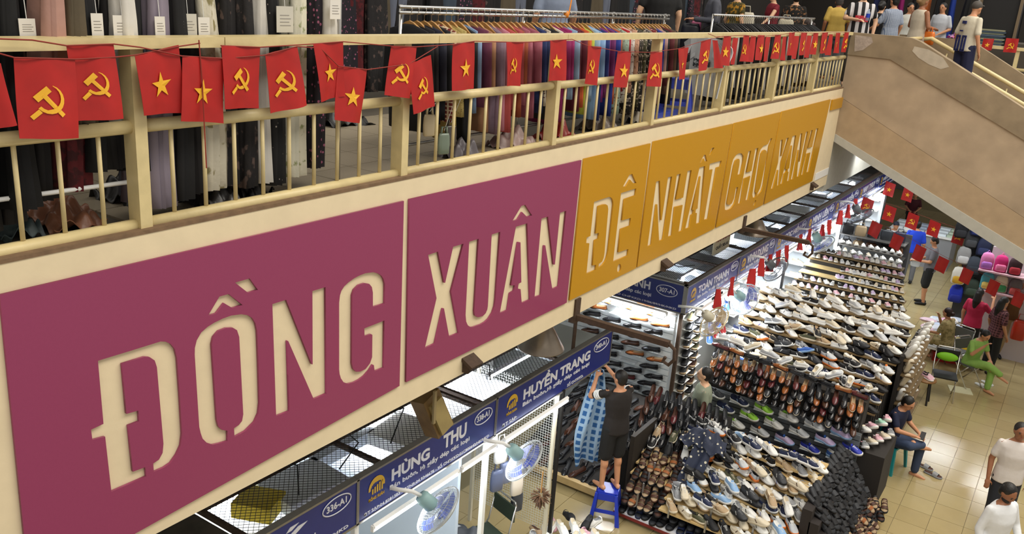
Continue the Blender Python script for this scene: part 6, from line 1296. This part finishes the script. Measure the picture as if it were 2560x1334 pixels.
m = MB(); m.lathe([(.001, 0), (.032, 0), (.034, .14), (.015, .18), (.015, .2), (.001, .2)], 12); t = thing('water_bottle', 'water bottle with blue label held by the striped jersey man', 'bottle', p + Vector((.18, -.25, 1.2))); inst('body', m.mesh('body', mat('#b8c8e0', .1, alpha=.6), True), t); inst('label', MB().lathe([(.0345, .05), (.0345, .12)], 12).mesh('label', mat('#2040b8', .4), True), t)
person('woman in black reaching over a stall beyond the stair', mz(2200, 0, 17.2), rot(.2, .95), 1.58, dict(STAND, wr=(.15, .35, 1.1), wl=(-.15, .35, 1.1)), SKINL, BLK, BLK, 1.5, 1, hair='bun', female=True, vox=.017)
person('man in white and blue checked shirt with watch at a stall', mz(2232, 0, 16.6), rot(-.75, .5), 1.7, dict(STAND, wl=(-.2, .35, 1.02), el=(-.26, .1, 1.12)), SKIN, mat('#b4bcc8', .8, hex2='#6a7894', pat='check', pscale=12, thr=.75), cloth_m('#9a948a'), .7, 1, vox=.016)
person('woman in cream tank top with an orange belt bag', mz(2300, 0, 16.0), rot(.6, .7), 1.72, dict(STAND, wl=(-.08, .3, 1.12), wr=(.1, .3, 1.12), el=(-.25, .02, 1.14), er=(.25, .02, 1.14)), SKIND, cloth_m('#c8bca8'), cloth_m('#a89c92'), 0, .4, hair='bun', hairm=mat('#8a6a44', .5), female=True, vox=.015)
bag('bright orange bag at the hip of the woman in cream', mz(2324, 0, 15.95) + Vector((.06, 0, .84)), mat('#d8701c', .4), .22, .24, .1, -.4)
person('man in white polo behind a heap of fabrics', mz(2355, 0, 20.0), rot(-.3, -.9), 1.66, dict(STAND, wl=(-.15, .3, 1.0)), SKIN, cloth_m('#c8ccd4', .05), BLK, .7, 1, vox=.018)
person('seller in pale T-shirt partly hidden beyond the stair', mz(2272, 0, 19.0), rot(.5, -.8), 1.6, STAND, SKIN, cloth_m('#c8c8c0'), BLK, .7, 1, vox=.018)
p = PX(2436, 20, y=15.0); jr = dict(STAND, head=(0, .06, 1.575), wr=(.26, .04, .86))
JER = mat('#d0c8b4', .8, hex2='#1c2054', pat='blot', pscale=9, thr=.56)
jm = person('man in cream baseball jersey and grey cap walking down the stair', (p.x, p.y, p.z - 1.58), rot(.6, .8), 1.7, jr, SKIN, cloth_m('#cfc6b0', .06), mat('#1c2040', .8), .75, .5, hair='cap', hairm=mat('#4a443e', .7), shoes=BLACKM, vox=.014)
NV = mat('#1c2358', .7)
m = MB()
for x0 in (-.1, .03):
    for (a_, b_) in (((x0, 1.10), (x0 + .025, .86)), ((x0 + .06, 1.10), (x0 + .085, .86)), ((x0, 1.12), (x0 + .085, 1.085)), ((x0, .885), (x0 + .085, .85))): m.bb((a_[0], -.165, b_[1]), (b_[0], -.145, a_[1]))
m.bb((-.05, -.145, 1.31), (.03, -.125, 1.36)).bb((-.06, -.155, 1.18), (.0, -.14, 1.205)); inst('jersey_number', m.mesh('jersey_number', NV), jm)
# far stall goods at the upper right
t = thing('jeans_shelf', 'tall dark shelf of folded jeans beyond the stair', 'shelf', PX(2490, 60, y=18.6)); c = wpos(t)
MB().bb((c.x - .35, 18.6, MZ), (c.x + .4, 19.0, 2.2)).obj('cabinet', BLACKM, t); MB().bb((c.x - .38, 18.5, MZ), (c.x - .33, 18.6, 2.2)).bb((c.x + .36, 18.5, MZ), (c.x + .41, 18.6, 2.2)).obj('frame', mat('#6a5a44', .6), t)
for k in range(9):
    o = MB().box((c.x + .02 * (k % 2), 18.42, .84 + .035 * k), (.42, .3, .03)).obj('folded_jeans', cloth_m(['#4a5a6c', '#6a7060', '#384858', '#8a8a70', '#30404c'][k % 5])); tag(o, 'folded jeans, %s from the bottom of the stack by the dark shelf' % ordn(k), 'jeans', 'folded jeans stack')
tag(MB().bb((c.x - .35, 18.2, MZ), (c.x + .5, 18.6, .82)).obj('counter', mat('#3a342c', .7)), 'dark counter under the folded jeans', 'counter')
cols = [('violet', '#6a1c8a'), ('blue', '#1c3c9a'), ('turquoise', '#2a9a9a'), ('white', '#d0d0d0'), ('red', '#b02a3a'), ('yellow', '#c8a83a'), ('pink', '#d078a8'), ('navy', '#1c2450'), ('green', '#5a9a3a'), ('magenta', '#a01c70'), ('royal blue', '#2030b0'), ('orange', '#c86a30')]
for i in range(22):
    nm, cc = cols[(i * 5) % 12]; u = 2180 + 13 * i; p = PX(u, 60, y=20.9 + (i % 3) * .6); p.z = .86; p.x = max(.8, p.x)
    crump(60 + i, (p.x, p.y, p.z), .25, .2, .16, cloth_m(cc), '%s folded fabric heap, %s along the far stalls beyond the stair' % (nm, ordn(i)), 'fabric_heap')
tag(MB().bb((.6, 20.6, MZ), (6, 22.6, .85)).obj('stall_counter', mat('#4a4238', .7)), 'long counter under the fabric heaps beyond the stair', 'counter')
for i in range(26):
    nm, cc = cols[(i * 7) % 12]; o = inst('dress', DRS[i % 4], None, (-2.2 + .32 * i, 24, 2.0), (0, 0, 1.57 + rnd.uniform(-.3, .3)), (1.1, 1.5, 1.6), [cloth_m(cc) if i % 2 else FLO['black']]); tag(o, '%s garment on the far back rack, %s from the left' % (nm if i % 2 else 'black', ordn(i)), 'garment', 'garments on the far back rack')
# loose cables on the mesh roofs
for i in range(7):
    r2 = random.Random(40 + i); y0 = (1.6, 2.4, 3.1, 4.5, 10, 12, 14)[i]; P_ = [Vector((-.8 - .22 * k + r2.uniform(-.1, .1), y0 + .18 * k + r2.uniform(-.25, .25), -2.75 + r2.uniform(0, .12))) for k in range(7)]
    tag(MB().tube(P_, .007, 5).obj('cable', BLACKM, None, True), 'loose black cable lying on the wire mesh, %s from the near end' % ordn(i), 'cable', 'cables on the wire mesh')
flush_text()
flush_rem()
